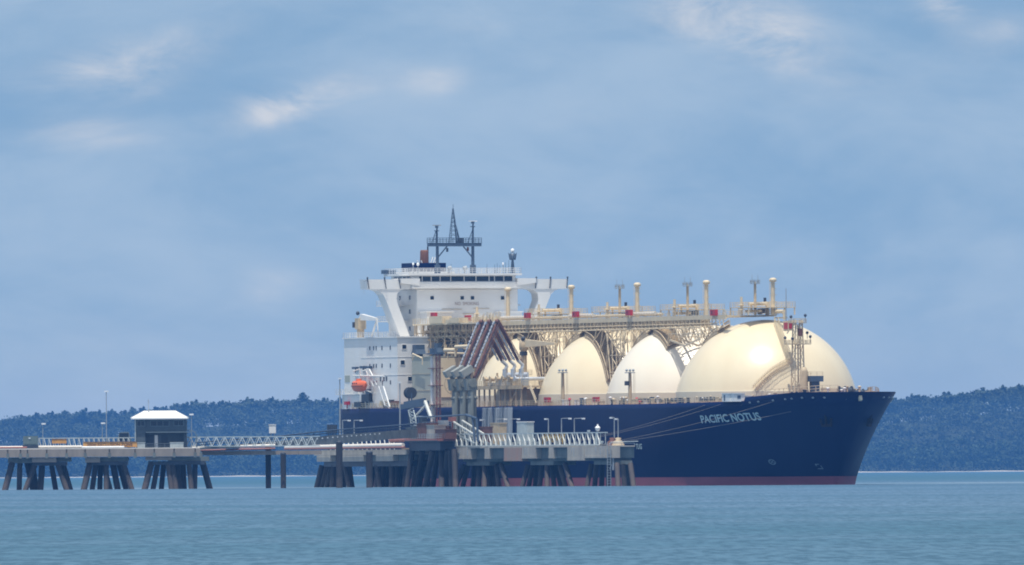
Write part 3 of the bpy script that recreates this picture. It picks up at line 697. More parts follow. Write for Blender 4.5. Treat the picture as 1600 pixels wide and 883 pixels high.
# ---- stair over the foremost tank
q = MB(); path = []
for k in range(15):
    f = k / 14; px = 1212 + (1234 - 1212) * f; py = 505 + (566 - 505) * f
    path.append((px, py))
for k in range(1, 13):
    f = k / 12; path.append((1234 - 56 * f, 566 + 42 * f + 4 * math.sin(f * math.pi) * -1.5))
def on_sphere(px, py, off):
    o = SHIP_I @ Vector((0, 0, CAM_H)); d = (SHIP_I.to_3x3() @ ray(px, py)).normalized(); c = Vector((0, 0, TZ)); r = TR + off
    bq = (o - c).dot(d); h = bq * bq - ((o - c).length_squared - r * r)
    return o + d * (-bq - math.sqrt(max(h, 0)))
sp = [on_sphere(a, c, .5) for a, c in path]; lo = []
for a, c in zip(sp[:-1], sp[1:]):
    n_ = max(2, int((c - a).length / .95)); side_ = (c - a).cross(a - Vector((0, 0, TZ))).normalized() * .42; m_d = (c - a).normalized() * .09
    for k in range(n_): pm_ = a.lerp(c, k / n_); q.bar(pm_ - side_, pm_ + side_, .2, .06)
    q.bar(a - side_, c - side_, .08, .2); q.bar(a + side_, c + side_, .08, .2)
stair = q.build('tank_stair', 'cream', SHIP)
q = MB(); up = Vector((0, 0, 1.15))
for i, (a, c) in enumerate(zip(sp[:-1], sp[1:])):
    nrm_ = (a - Vector((0, 0, TZ))).normalized(); s_ = (c - a).cross(nrm_).normalized() * .4
    for w_ in (s_, -s_):
        for f in (.75, 1.5): q.bar(a + w_ + nrm_ * f, c + w_ + nrm_ * f, .06)
        q.bar(a + w_ - nrm_ * .4, a + w_ + nrm_ * 1.5, .09); m_ = (a + c) / 2; q.bar(m_ + w_, m_ + w_ + nrm_ * 1.5, .07)
q.build('stair_railing', 'cream', stair, kind='stuff')
p = L(1230, 509, -2.0); q = MB(); q.box(p.x - 1.6, p.x + 1.6, -2.4, -1.2, p.z - 1.1, p.z + 1.1); o = q.build('fire_cabinet', 'fit', SHIP, 'cream cabinet with a red door at the head of the stair')
q = MB(); q.box(p.x - 1.0, p.x + 1.4, -2.46, -2.402, p.z - .8, p.z + .7); q.box(p.x + 1.602, p.x + 1.66, -2.2, -1.4, p.z - .7, p.z + .7); q.build('door', 'red', o)
p = L(1228, 491, 0); q = MB(); q.tube((3, .5, ZD + .7), (10.5, .5, ZD + .7), .42, n=9); q.tube((10.5, .5, 37.3), (10.5, .5, ZD + .7), .3, n=8); q.bar((3, 1, 37.8), (11, 1, 37.8), .3); q.build('forward_header', 'fit', SHIP)
q = MB(); q.tube((11.5, .6, 36.5), (11.5, .6, 43.5), .16, .09, 7); q.tube((11.5, .6, 43.4), (11.5, .6, 44.4), .1, n=6); q.build('aerial', 'galv', SHIP)
# ---- foremast: lattice tower on the fore deck
mx, my = 24.5, -1.6; q = MB(); zt, zb = 37.0, 18.8
def leg(sx, sy, z):
    f = (z - zb) / (zt - zb); hw = 1.25 - .45 * f; return (mx + sx * hw, my + sy * hw, z)
for sx in (-1, 1):
    for sy in (-1, 1): q.tube(leg(sx, sy, zb), leg(sx, sy, zt), .17, n=6)
zs = [18.8, 21.8, 24.6, 27.2, 29.6, 31.8, 33.7, 35.4, 37]
for k, (a, c) in enumerate(zip(zs[:-1], zs[1:])):
    for (s1, s2) in (((-1, -1), (1, -1)), ((1, -1), (1, 1)), ((1, 1), (-1, 1)), ((-1, 1), (-1, -1))):
        q.bar(leg(*s1, c), leg(*s2, c), .14); q.bar(leg(*(s1 if k % 2 else s2), a), leg(*(s2 if k % 2 else s1), c), .12)
fm = q.build('foremast', 'fit', SHIP, 'lattice foremast standing before the foremost tank')
for z, hw in ((31.6, 2.3), (36.4, 1.5)):
    q = MB(); q.box(mx - hw, mx + hw, my - hw, my + hw, z, z + .15); q.rail([(mx - hw, my - hw, z), (mx + hw, my - hw, z), (mx + hw, my + hw, z), (mx - hw, my + hw, z), (mx - hw, my - hw, z)], 1.0, 1.1, .05); q.build('mast_platform', 'fit', fm)
for (dx, dy, z) in ((2.2, 2.2, 33.2), (-2.2, -2.2, 33), (2.2, -2.1, 32.8), (1.2, 1.4, 38.0), (-1, -1.2, 37.7), (0, 2.3, 34.1)):
    q = MB(); q.tube((mx + dx, my + dy, z - 1.2), (mx + dx, my + dy, z), .07, n=5); q.ball((mx + dx, my + dy, z + .15), .38, 8); q.build('mast_lamp', 'dark', fm)
q = MB(); q.box(mx + .8, mx + 1.5, my - .2, my + .6, 33.5, 35.2); q.build('mast_box', 'rust', fm)
q = MB(); q.tube((mx + .2, my, 18.8), (mx + .2, my, 36), .2, n=8); q.build('foremast_trunk', 'fit', fm)
# deck house and store crane by the foremast
q = MB(); q.lathe((29, -1.9), [(.95, 18.8), (.9, 25.5), (.6, 26.4), (.01, 26.5)], 16); q.build('mast_house', 'fitdark', SHIP)
q = MB(); q.box(28.8, 30.6, -.5, 1.3, 18.8, 23.2); q.box(27.8, 31.2, -1.1, 2.0, 23.2, 24.5); o = q.build('crane_cab', 'mast', SHIP)
q = MB(); q.rail([(27.9, -1.0, 24.5), (31.1, -1.0, 24.5), (31.1, 1.9, 24.5)], .9, 1.2, .04); q.build('cab_railing', 'fit', o)
q = MB(); q.box(30, 34, 2.6, 6.8, 18.8, 21.6); q.build('fore_store', 'fit', SHIP)
# winches, vents, bollards and lockers on the open deck forward and along the side
def winch(x, y, s_, base):
    q = MB(); q.tube((x, y - 1.2*s_, base + 1.0*s_), (x, y + 1.2*s_, base + 1.0*s_), .75*s_, n=12)
    for d in (-1.3, -.05, 1.3): q.tube((x, y + d*s_ - .1, base + 1.0*s_), (x, y + d*s_ + .1, base + 1.0*s_), 1.05*s_, n=14)
    o = q.build('mooring_winch', 'dark', SHIP)
    q = MB(); q.box(x - 1.2*s_, x + 1.2*s_, y - 1.5*s_, y + 1.5*s_, base, base + .4*s_); q.box(x + .5*s_, x + 1.6*s_, y + 1.4*s_, y + 2.6*s_, base, base + 1.5*s_); q.build('bed', 'fit', o)
for (x, y, s_) in ((41, 3.5, 1.15), (44, -4, .9), (47, 5.5, .9), (38, -7, .9), (49.5, 3.5, .8), (36.5, 11, .9)): winch(x, y, s_, ztop(x) - .9 if s_ < 1 else ztop(x) - .4)
rd = random.Random(21)
for x, y in ((-22, -21.5), (-17.5, -21), (-9, -21.5), (-2, -21.3), (12, -19.5), (17, -19), (22, -18)): winch(x, y, .62, ztop(x))
def vent(x, y, base, h, r):
    q = MB(); q.tube((x, y, base), (x, y, base + h), r * .6, n=8); q.lathe((x, y), [(r*.6, base+h), (r, base+h), (r, base+h+.35*r*2), (.01, base+h+r)], 10); q.build('mushroom_vent', rd.choice(['fit', 'white', 'fitdark']), SHIP)
for k in range(30):
    x = rd.uniform(-60, 54); y = -hb(x, 18) + rd.uniform(1.2, 2.8) if x < 33 else rd.uniform(-1, .9) * (hb(x, 18) - 2); vent(x, y, ztop(x) - (.9 if x > 33 else 0), rd.uniform(.5, 1.5) + (.5 if x > 33 else 0), rd.uniform(.25, .5))
for k in range(26):
    x = rd.uniform(-95, 52); y = -hb(x, 18) + rd.uniform(1.2, 3.0) if x < 33 else rd.uniform(-1, .8) * (hb(x, 18) - 2.5); w_ = rd.uniform(.4, 1.1); z = ztop(x) - (.8 if x > 33 else 0); q = MB(); h_ = rd.uniform(.6, 1.5) + (.8 if x > 33 else 0)
    q.box(x - w_, x + w_, y - w_ * .6, y + w_ * .6, z, z + h_); q.box(x - w_ - .06, x + w_ + .06, y - w_ * .6 - .06, y + w_ * .6 + .06, z + h_, z + h_ + .12); q.build('deck_locker', rd.choice(['white', 'fit', 'fitdark', 'mast']), SHIP)
for k in range(14):
    x = rd.uniform(-40, 50); y = -hb(x, 18) + 1.0; z = ztop(x) - (.5 if x > 33 else 0); q = MB()
    for d in (-.5, .5): q.tube((x + d, y, z), (x + d, y, z + 1.0), .26, n=8); q.lathe((x + d, y), [(.26, z + 1), (.36, z + 1.02), (.36, z + 1.15), (.01, z + 1.2)], 8)
    q.build('bollard', rd.choice(['dark', 'fit']), SHIP)
for px, yy in ((1140, -19), (1148, -18.5)):
    p = L(px, 618, yy); q = MB(); q.box(p.x - 2.2, p.x + 2.2, yy - 1, yy + 1.6, 18.8, 20.6); q.box(p.x - 2.4, p.x + 2.4, yy - 1.15, yy + 1.75, 20.6, 20.75); o = q.build('deck_house', 'white', SHIP)
    q = MB(); q.box(p.x - 1, p.x - .2, yy - 1.05, yy - .998, 19, 20.3); q.box(p.x + 2.198, p.x + 2.25, yy - .2, yy + .6, 19.5, 20.2); q.build('door', 'mast', o)
q = MB(); q.rail([(x, -hb(x, 18) + 3.4, ztop(x) - .5) for x in (34, 40, 46, 51, 54)], 2.0, 1.5, .05); q.rail([(x, hb(x, 18) - 2.4, ztop(x) - .5) for x in (34, 40, 46, 51, 54)], 1.6, 1.5, .05); q.build('fore_deck_railing', 'fit', SHIP, kind='stuff')
# ---- bridge house aft
def window(parent, x0, x1, y, z0, z1, axis, depth=.06, name='window', frame=True, m='glass'):
    """axis 'x': a pane facing forward at x0; axis 'y': a pane facing starboard at y"""
    q = MB()
    if axis == 'x': q.box(x0, x0 + depth, y[0], y[1], z0, z1)
    else: q.box(x0, x1, y - depth, y, z0, z1)
    w_ = q.build(name, m, parent)
    if frame:
        q = MB(); f = .1
        if axis == 'x':
            for (a, c, d, e) in ((y[0]-f, y[1]+f, z1, z1+f), (y[0]-f, y[1]+f, z0-f, z0), (y[0]-f, y[0], z0, z1), (y[1], y[1]+f, z0, z1)): q.box(x0, x0 + depth + .05, a, c, d, e)
        else:
            for (a, c, d, e) in ((x0-f, x1+f, z1, z1+f), (x0-f, x1+f, z0-f, z0), (x0-f, x0, z0, z1), (x1, x1+f, z0, z1)): q.box(a, c, y - depth - .05, y, d, e)
        q.build('frame', 'white', w_)
    return w_
LX0, LX1, LY = -224.0, -186.0, 22.6
q = MB(); q.box(LX0, LX1, -LY, LY, 18.56, 35.2); q.box(LX0 - .3, LX1 + .3, -LY - .35, LY + .35, 35.2, 35.5)
for z in (26.4, 30.6): q.box(LX0 + 12, LX1 + .06, -LY - .06, LY + .06, z, z + .12)
lower = q.build('lower_house', 'white', SHIP)
for z in (20.3, 24.2, 28.2, 32.4):
    for px in (578, 584, 588, 597, 610) if z > 21 else (): 
        p = L(px, 560, -LY); window(lower, p.x - .35, p.x + .35, -LY, z, z + .95, 'y', frame=False)
for (px, py) in ((631.5, 542), (629, 566.5), (640.5, 592)):
    p = LX(px, py, LX1); window(lower, LX1, 0, (p.y - .5, p.y + .5), p.z - .5, p.z + .5, 'x')
for yy in (-8, -2, 4, 10, 16):
    for z in (24.2, 28.2, 32.4): window(lower, LX1, 0, (yy - .5, yy + .5), z, z + 1, 'x', frame=False)
for px in (595, 600, 604):
    p = L(px, 595, -LY); window(lower, p.x - .5, p.x + .5, -LY, 25.0, 26.1, 'y', frame=False)
p = L(543, 592, -LY); q = MB(); q.box(p.x - 1.8, p.x + 1.8, -LY - .06, -LY, p.z - .8, p.z + .8); q.build('vent_grille', 'grey', lower)
q = MB(); q.box(LX0 - 5, LX0 + 11, -LY - .5, LY + .5, 21.95, 22.15); q.box(LX0 - 4.5, LX0 - .01, -LY + 1, LY - 1, 18.56, 21.9); o = q.build('boat_deck', 'white', SHIP)
q = MB(); q.rail([(LX0 - 4.9, -LY - .4, 22.15), (LX0 + 11, -LY - .4, 22.15)], 1.1, 1.6, .04); q.rail([(LX0 - 4.9, -LY - .4, 22.15), (LX0 - 4.9, LY, 22.15)], 1.1, 1.6, .04); q.build('boat_deck_railing', 'white', o, kind='stuff')
q = MB(); q.rail([(LX1, -LY - .2, 35.5), (LX0, -LY - .2, 35.5), (LX0, LY, 35.5)], 1.15, 1.6, .045); q.build('roof_railing', 'white', lower, kind='stuff')
p = L(540, 634, -21); 
# upper house
UX0, UX1, UY = -220.0, -200.0, 12.7
q = MB(); q.box(UX0, UX1, -UY, UY, 35.5, 46.7)
upper = q.build('upper_house', 'white', SHIP)
for z in (35.5 + 3.7, 35.5 + 7.4):
    q = MB(); q.box(UX0 - 1.5, UX1 - 5, -UY - 2.6, -UY + .1, z, z + .2); q.box(UX0 - 1.5, UX1 - 5, UY - .1, UY + 2.6, z, z + .2); o = q.build('side_gallery', 'white', upper)
    q = MB(); q.rail([(UX1 - 5, -UY - 2.5, z + .2), (UX0 - 1.5, -UY - 2.5, z + .2), (UX0 - 1.5, -UY, z + .2)], 1.1, 1.6, .045); q.build('gallery_railing', 'white', o, kind='stuff')
for k in range(3):
    za = 35.6 + k * 3.7; q = MB(); xa, xb = (-216, -209) if k % 2 else (-209, -216)
    for d in (-.5, .5): q.bar((xa, -UY - 1.2 + d, za), (xb, -UY - 1.2 + d, za + 3.7), .12, .3); q.bar((xa, -UY - 1.2 + d, za + 1), (xb, -UY - 1.2 + d, za + 4.7), .07)
    for i in range(12):
        f = (i + .5) / 12; q.bar((xa + (xb - xa) * f, -UY - 1.7, za + 3.7 * f), (xa + (xb - xa) * f, -UY - .7, za + 3.7 * f), .25, .05)
    q.build('outside_stair', 'white', upper)
for x in (-205, -212, -217):
    for z in (37, 41, 44.3): window(upper, x - .5, x + .5, -UY, z, z + 1.0, 'y', frame=False)
for px in (675, 722, 738, 785):
    p = LX(px, 465.5, UX1); window(upper, UX1, 0, (p.y - .45, p.y + .45), p.z - .42, p.z + .42, 'x')
vs, fs = text_mesh('NO  SMOKING'); a = LX(711, 477, UX1); c = LX(748, 477, UX1); q = MB()
q.add([(UX1 + .05, a.y + (c.y - a.y) * u, a.z + .78 * v) for u, v in vs], fs); q.build('warning_lettering', 'brown', upper)
q = MB(); a = LX(656, 478, UX1); q.box(UX1, UX1 + 5, a.y, a.y + 6.3, 35.5, 41.2); q.box(UX1, UX1 + 5.2, a.y - .3, a.y + 6.7, 41.2, 41.5); q.build('front_casing', 'white', upper)
a = LX(787, 478, UX1); q = MB(); q.box(UX1, UX1 + 4, a.y - 2, a.y + 3.2, 35.5, 41.2); q.box(UX1, UX1 + 4.2, a.y - 2.3, a.y + 3.4, 41.2, 41.45); q.build('front_casing', 'white', upper)
for px, py, w_ in ((706, 483, 5), (752, 482, 4), (733, 490, 3.2)):
    a = LX(px, py, UX1 + .05); q = MB(); q.bar((UX1 + .1, a.y - w_ * .5, a.z), (UX1 + .1, a.y + w_ * .5, a.z), .1, .12); q.build('hand_rail', 'fitdark', upper)
# bridge wings, as one box beam across the house, with sloped gantry legs
WX0, WX1 = -204.6, -199.7
wings = {}
for sgn in (-1, 1):
    q = MB(); y_in, y_out = sgn * (UY - .3), sgn * 25.4
    a = [(WX0, y_in, 46.75), (WX1, y_in, 46.75), (WX1, y_out - sgn * .25, 46.75), (WX0, y_out - sgn * .25, 46.75)]
    t_ = [(WX0, y_in, 49.1), (WX1, y_in, 49.1), (WX1, y_out, 49.1), (WX0, y_out, 49.1)]
    if sgn < 0: a = a[::-1]; t_ = t_[::-1]
    q.hexa(a, t_); wings[sgn] = q.build('bridge_wing', 'white', SHIP)
for sgn in (-1, 1):
    wing = wings[sgn]
    # cab where the wing joins the wheelhouse
    y1, y2 = sgn * 12.3, sgn * 17.0
    bt = [(WX0 - 1, y1, 47.6), (WX1 + .9, y1, 47.6), (WX1 + .9, y2, 48.2), (WX0 - 1, y2, 48.2)]; tp = [(WX0 - 1, y1, 49.3), (WX1 + .9, y1, 49.3), (WX1 + .9, y2, 49.3), (WX0 - 1, y2, 49.3)]
    if sgn < 0: bt = bt[::-1]; tp = tp[::-1]
    q = MB(); q.hexa(bt, tp); q.build('wing_cab', 'white', wing)
    # leg: curved into the wing above, sloping inboard below
    prof_o = [(23.4, 46.8), (22.1, 46.4), (21.1, 45.5), (20.5, 44.2), (16.9, 35.4)]
    prof_i = [(15.4, 46.8), (16.8, 46.5), (17.7, 45.7), (17.9, 44.2), (14.5, 35.4)]
    xf, xb = WX1 - .15, WX0 + .2; q = MB(); n = len(prof_o); vs = []
    for xx in (xf, xb):
        for (a, z) in prof_o: vs.append((xx, sgn * a, z))
        for (a, z) in prof_i: vs.append((xx, sgn * a, z))
    m2_ = 2 * n; fs = []
    for k in range(n - 1):
        fs += [(k, k+1, n+k+1, n+k), (m2_+k, m2_+n+k, m2_+n+k+1, m2_+k+1), (k, m2_+k, m2_+k+1, k+1), (n+k, n+k+1, m2_+n+k+1, m2_+n+k)]
    if sgn > 0: fs = [f[::-1] for f in fs]
    q.add(vs, fs); q.build('wing_leg', 'white', wing)
    for yy in (25.2, 20.9, 17.3):
        q = MB(); q.tube((WX1 + .1, sgn * yy, 48.9), (WX1 + .1, sgn * yy, 49.4), .12, n=6); q.ball((WX1 + .1, sgn * yy, 49.45), .26, 8); q.bar((WX1 + .1, sgn * yy, 49.2), (WX1 + .35, sgn * (yy - .3), 46.9), .16); q.build('wing_lamp', 'dark', wing)
wing = wings[-1]; q = MB(); q.bar((WX1, -25.3, 49), (WX1, -26.1, 48.6), .15); q.bar((WX1, -26.0, 48.7), (WX1, -26.1, 45.6), .05); q.build('wing_cord', 'galv', wing)
wing = wings[1]; q = MB(); q.tube((WX1 - 2, 18.6, 36), (WX1 - 2, 18.6, 47), .22, n=7); q.bar((WX1 - 2, 18.6, 46.4), (WX1, 20.4, 47.2), .14); q.build('drain_pipe', 'fitdark', wing)
# wheelhouse
q = MB(); q.box(-216, WX1 + .3, -14.2, 12.6, 46.76, 48.45); q.box(-215.6, WX1 - .2, -13.6, 12.2, 48.45, 50.0); q.box(-217, WX1 + .9, -15, 13.4, 50.0, 50.5)
q.box(-216.2, WX1 + 1.5, -14.4, 12.8, 47.0, 47.25)
wheel = q.build('wheelhouse', 'white', SHIP)
edges = [654, 659.5, 673.5, 687.5, 704, 725, 743.5, 764, 772.5, 787, 801]
xs_ = WX1 - .2
for a, c in zip(edges[:-1], edges[1:]):
    p = LX(a + .7, 436, xs_); r_ = LX(c - .7, 436, xs_); window(wheel, xs_, 0, (p.y, r_.y), 48.62, 49.8, 'x', frame=True)
for x in (-203, -206, -209, -212): window(wheel, x - 1.2, x + 1.2, -13.6, 48.62, 49.8, 'y')
q = MB(); q.rail([(-216.8, -14.8, 50.5), (WX1 + .7, -14.8, 50.5), (WX1 + .7, 13.2, 50.5), (-216.8, 13.2, 50.5), (-216.8, -14.8, 50.5)], 1.25, 1.7, .05); q.build('roof_railing', 'white', wheel, kind='stuff')
q = MB(); q.rail([(WX1 + 1.4, -14.3, 47.25), (WX1 + 1.4, 12.7, 47.25)], 1.0, 1.6, .04); q.build('front_railing', 'white', wheel, kind='stuff')
# masts and gear on the wheelhouse roof
GX = -208.0
goal = MB(); goal.box(GX - 1, GX + 1, -6.8, 6.2, 57.0, 57.75); goal = goal.build('signal_mast', 'mast', SHIP, 'dark goalpost mast over the wheelhouse')
for yy in (-4.6, 4.35):
    q = MB(); q.tube((GX, yy, 50.5), (GX, yy, 57.2), .42, .36, 9); q.box(GX - .55, GX + .55, yy - .55, yy + .55, 50.5, 52.6)
    s_ = 1 if yy < 0 else -1; q.tube((GX, yy, 54.2), (GX, yy + s_ * 2.4, 57.0), .16, n=6); q.build('mast_leg', 'mast', goal)
q = MB(); q.box(GX - 1.1, GX + 1.1, -6.9, 6.3, 57.75, 57.85); q.rail([(GX + 1, -6.8, 57.85), (GX + 1, 6.2, 57.85), (GX - 1, 6.2, 57.85), (GX - 1, -6.8, 57.85), (GX + 1, -6.8, 57.85)], 1.15, 1.5, .05); q.build('mast_bridge', 'mast', goal)
for (yy, zt_) in ((-4.75, 61.9), (4.35, 62.9)):
    q = MB(); q.tube((GX, yy, 57.8), (GX, yy + .1, zt_ - .4), .28, .18, 7)
    q.tube((GX, yy - 1.3, 57.8), (GX, yy - .1, 60.8), .1, n=5)
    for z in (58.6, 59.4, 60.2, 61): q.bar((GX, yy - .8 * (61.2 - z) / 3, z), (GX, yy + .3, z + .5), .1); q.bar((GX - .4, yy, z), (GX + .4, yy, z), .1)
    q.box(GX - .4, GX + .4, yy - .5, yy + .5, zt_ - 1.3, zt_ - 1.1); q.box(GX - .3, GX + .3, yy - .3, yy + .35, zt_ - .5, zt_); o = q.build('topmast', 'mast', goal)
    q = MB(); q.box(GX - .15, GX + .15, yy - 1.0, yy + 1.1, zt_, zt_ + .22); q.build('radar_scanner', 'lamp' if yy > 0 else 'galv', o)
q = MB(); ap = Vector((GX, -.55, 66.0))
for (dx, dy) in ((-.8, -1.45), (.8, -1.45), (.8, .45), (-.8, .45)): q.tube((GX + dx, dy, 57.85), ap + Vector((dx * .1, dy * .08, 0)), .085, .06, 5)
for k in range(7):
    z = 58.6 + k * 1.0; f = (z - 57.85) / 8.2; g = 1 - f
    c = [(GX + d * g, -.55 * f + e * g, z) for d, e in ((-.8, -1.45), (.8, -1.45), (.8, .45), (-.8, .45))]
    for a in range(4): q.bar(c[a], c[(a + 1) % 4], .08); q.bar(c[a], (c[(a+1) % 4][0], c[(a+1) % 4][1], z + .8), .06)
q.tube((GX, .3, 57.85), (GX, -.45, 64.5), .2, .1, 6); q.tube((GX + .2, 1.1, 57.85), (GX + .2, .1, 61.8), .17, .12, 6); q.tube((GX, -.55, 65.5), (GX, -.55, 67), .06, n=5); q.build('lattice_topmast', 'mast', goal)
q = MB(); q.box(GX - .6, GX + .6, .7, 1.9, 57.85, 59.0); q.build('radar_box', 'dark', goal)
for (yy, z, m_) in ((-2.1, 56.2, 'dark'), (3.1, 56.4, 'rust')):
    q = MB(); q.box(GX - .1, GX + .1, yy - .25, yy + .25, z - .5, z + .4); q.bar((GX, yy, z + .4), (GX, yy, 57), .05); q.build('signal_shape', m_, goal)
p = L(801, 425, 14.0)
pm = LX(801, 424, -204); q = MB(); yy = min(pm.y, 13.0)
for d in (-.5, .5): q.tube((-204, yy + d, 50.5), (-204, yy + d * .3, 53.9), .1, n=6)
q.tube((-204, yy, 50.5), (-204, yy, 54.2), .24, n=7); q.box(-204.5, -203.5, yy - .6, yy + .6, 53.7, 53.9)
o = q.build('dome_mast', 'mast', SHIP); q = MB(); q.lathe((-204, yy), [(.75, 53.9), (.95, 55.2), (.9, 55.2), (.7, 53.9)], 12)
for k in range(8): a_ = k * math.pi / 4; q.bar((-204 + .75 * math.cos(a_), yy + .75 * math.sin(a_), 53.8), (-204 + 1.05 * math.cos(a_), yy + 1.05 * math.sin(a_), 55.4), .07)
q.build('lamp_basket', 'mast', o); q = MB(); q.ball((-204, yy, 55.9), .48, 12, 1.15); q.build('dome', 'lamp', o)
for (px, py, r) in ((653, 413, .36), (645.5, 412.5, .28), (786, 412, .25)):
    pp = LX(px, py, -206); q = MB(); q.ball((-206, pp.y, pp.z), r, 12, 1.1); o = q.build('radome', 'lamp', SHIP); q = MB(); q.tube((-206, pp.y, 50.4), (-206, pp.y, pp.z - r * .7), .1, n=6); q.build('stalk', 'galv', o)
for px, h in ((705, 2.3), (761, 2.3), (773, 2.2), (777, 2.5), (781, 2.0), (786.5, 2.4), (790, 2.7), (700, 1.2), (727, 1.6), (795, 3.2)):
    pp = LX(px, 425, -206); q = MB(); q.tube((-206, pp.y, 50.5), (-206, pp.y, 50.5 + h), .07, .04, 5); q.build('whip_aerial', 'mast', SHIP)
for px in (702, 726):
    pp = LX(px, 424, -205); q = MB(); q.tube((-205, pp.y - .3, 51.7), (-205, pp.y + .5, 51.9), .5, n=12); q.tube((-205, pp.y, 50.5), (-205, pp.y, 51.5), .13, n=6); q.build('search_light', 'galv', SHIP)
# funnel
q = MB(); q.box(-234, -224, -6.5, 5.5, 18.56, 51.2); fun = q.build('funnel_casing', 'white', SHIP)
q = MB(); q.box(-233.6, -224.4, -4.6, 3.4, 51.2, 53.3); q.build('funnel_top', 'navy', fun)
q = MB(); pp = LX(663, 411, -227); q.lathe((-227, pp.y), [(1.1, 52.5), (.98, 56.0), (.86, 56.4), (.8, 55.8), (.9, 52.5)], 18); q.build('exhaust_pipe', 'rust', fun)
q = MB(); q.tube((-227, pp.y + .9, 53), (-227, pp.y + .9, 57.2), .2, n=7); q.bar((-227, pp.y + .8, 57.1), (-227, pp.y + .8, 58.2), .08); q.build('exhaust_pipe', 'dark', fun)
for k, px in enumerate((672, 676, 679)):
    pk = LX(px, 411, -226); q = MB(); q.tube((-226, pk.y, 52.6), (-226, pk.y + .75, 54.7), .16, n=7); q.build('exhaust_pipe', 'lamp', fun)
for k, px in enumerate((655, 661)):
    pk = LX(px, 411, -225.5); q = MB(); q.tube((-225.5, pk.y, 52.6), (-225.5, pk.y - .5, 53.9), .16, n=7); q.build('exhaust_pipe', 'lamp', fun)
q = MB(); q.box(-217, -214, -15.6, -13, 50.6, 51.5); q.build('roof_locker', 'mast', SHIP)
# provision crane aft
pk = L(563.5, 530, -20.0); ck = L(563.5, 500, -20.0); tip = L(589, 499, -20.0)
q = MB(); q.tube((pk.x, -20, 35.3), (pk.x, -20, ck.z - 1.0), .95, .85, 12); q.box(pk.x - 1.3, pk.x + 1.1, -21, -19, ck.z - 2.2, ck.z + .4); crane = q.build('provision_crane', 'fitdark', SHIP)
q = MB(); q.hexa([(pk.x, -20.5, ck.z - .1), (pk.x, -19.5, ck.z - .1), (pk.x + 1.2, -19.5, ck.z + 1.4), (pk.x + 1.2, -20.5, ck.z + 1.4)], [(tip.x, -20.3, tip.z - .3), (tip.x, -19.7, tip.z - .3), (tip.x, -19.7, tip.z + .3), (tip.x, -20.3, tip.z + .3)]); q.build('jib', 'white', crane)
q = MB(); q.bar((tip.x, -20, tip.z), (tip.x - 4, -20, 35.5), .35); q.bar((tip.x, -20, tip.z), (tip.x + 1, -20, 35.5), .2); q.build('jib_rest', 'white', crane)
q = MB(); q.box(pk.x - 1.9, pk.x - 1.3, -21.4, -20.4, ck.z - 1.8, ck.z - .5); q.ball((pk.x - .5, -20.5, ck.z + 1.6), .5, 8); q.build('crane_motor', 'dark', crane)
# davit for the lifeboat, ladders and gear on the boat deck
bx_ = L(562, 603, -25.3)
for dx in (-3.2, 3.2):
    q = MB(); q.bar((bx_.x + dx, -23.2, 22.2), (bx_.x + dx, -24.2, 28.0), .3); q.bar((bx_.x + dx, -24.2, 28.0), (bx_.x + dx, -25.9, 27.4), .25); q.bar((bx_.x + dx, -25.6, 27.5), (bx_.x + dx, -25.4, 25.4), .08)
    q.bar((bx_.x + dx, -22.7, 22.2), (bx_.x + dx, -24.9, 22.9), .3)
    q.build('boat_davit', 'white', SHIP)
q = MB()
for px0, py0, px1, py1 in ((572, 579, 584, 604), (577, 577, 589, 602), (592, 604, 602, 634), (599, 604, 609, 636)):
    a = L(px0, py0, -23.9); c = L(px1, py1, -23.9); q.bar(a, c, .28)
for k in range(9):
    f = k / 8; a = L(592 + 10 * f, 604 + 30 * f, -23.9); c = L(599 + 10 * f, 604 + 31 * f, -23.9); q.bar(a, c, .12)
    a = L(572 + 12 * f, 579 + 25 * f, -23.9); c = L(577 + 12 * f, 577 + 25 * f, -23.9); q.bar(a, c, .1)
q.build('boat_deck_stair', 'white', SHIP)
q = MB(); a = L(552, 587, -24); c = L(600, 588, -24); q.tube(a, c, .2, n=6)
for px in (556, 566, 576, 586, 596): e = L(px, 588, -24); q.bar(e, e + Vector((0, 0, -2.6)), .12)
q.build('boat_deck_beam', 'white', SHIP)
for px, py, w_, h_, m_ in ((574, 622, 2.2, 1.8, 'dark'), (577, 612, 1.0, 1.2, 'mast'), (562, 632, 2.0, 1.2, 'dark'), (556, 575, 1, .5, 'mast'), (568, 574, 1, .6, 'mast'), (578, 574, .7, .6, 'mast'), (600, 630, 1.2, 1.2, 'fit'), (618, 630, 1.6, 1.0, 'rust'), (543, 630, .7, .8, 'red'), (612, 628, .7, 1, 'dark')):
    p = L(px, py, -23.0); q = MB(); q.box(p.x - w_ * 1.2, p.x + w_ * 1.2, -23.6, -22.66, p.z - h_ / 2, p.z + h_ / 2); q.tube((p.x, -23.1, p.z - h_ / 2), (p.x, -23.1, p.z - h_ / 2 - .9), .15, n=6); q.build('deck_machinery', m_, SHIP)
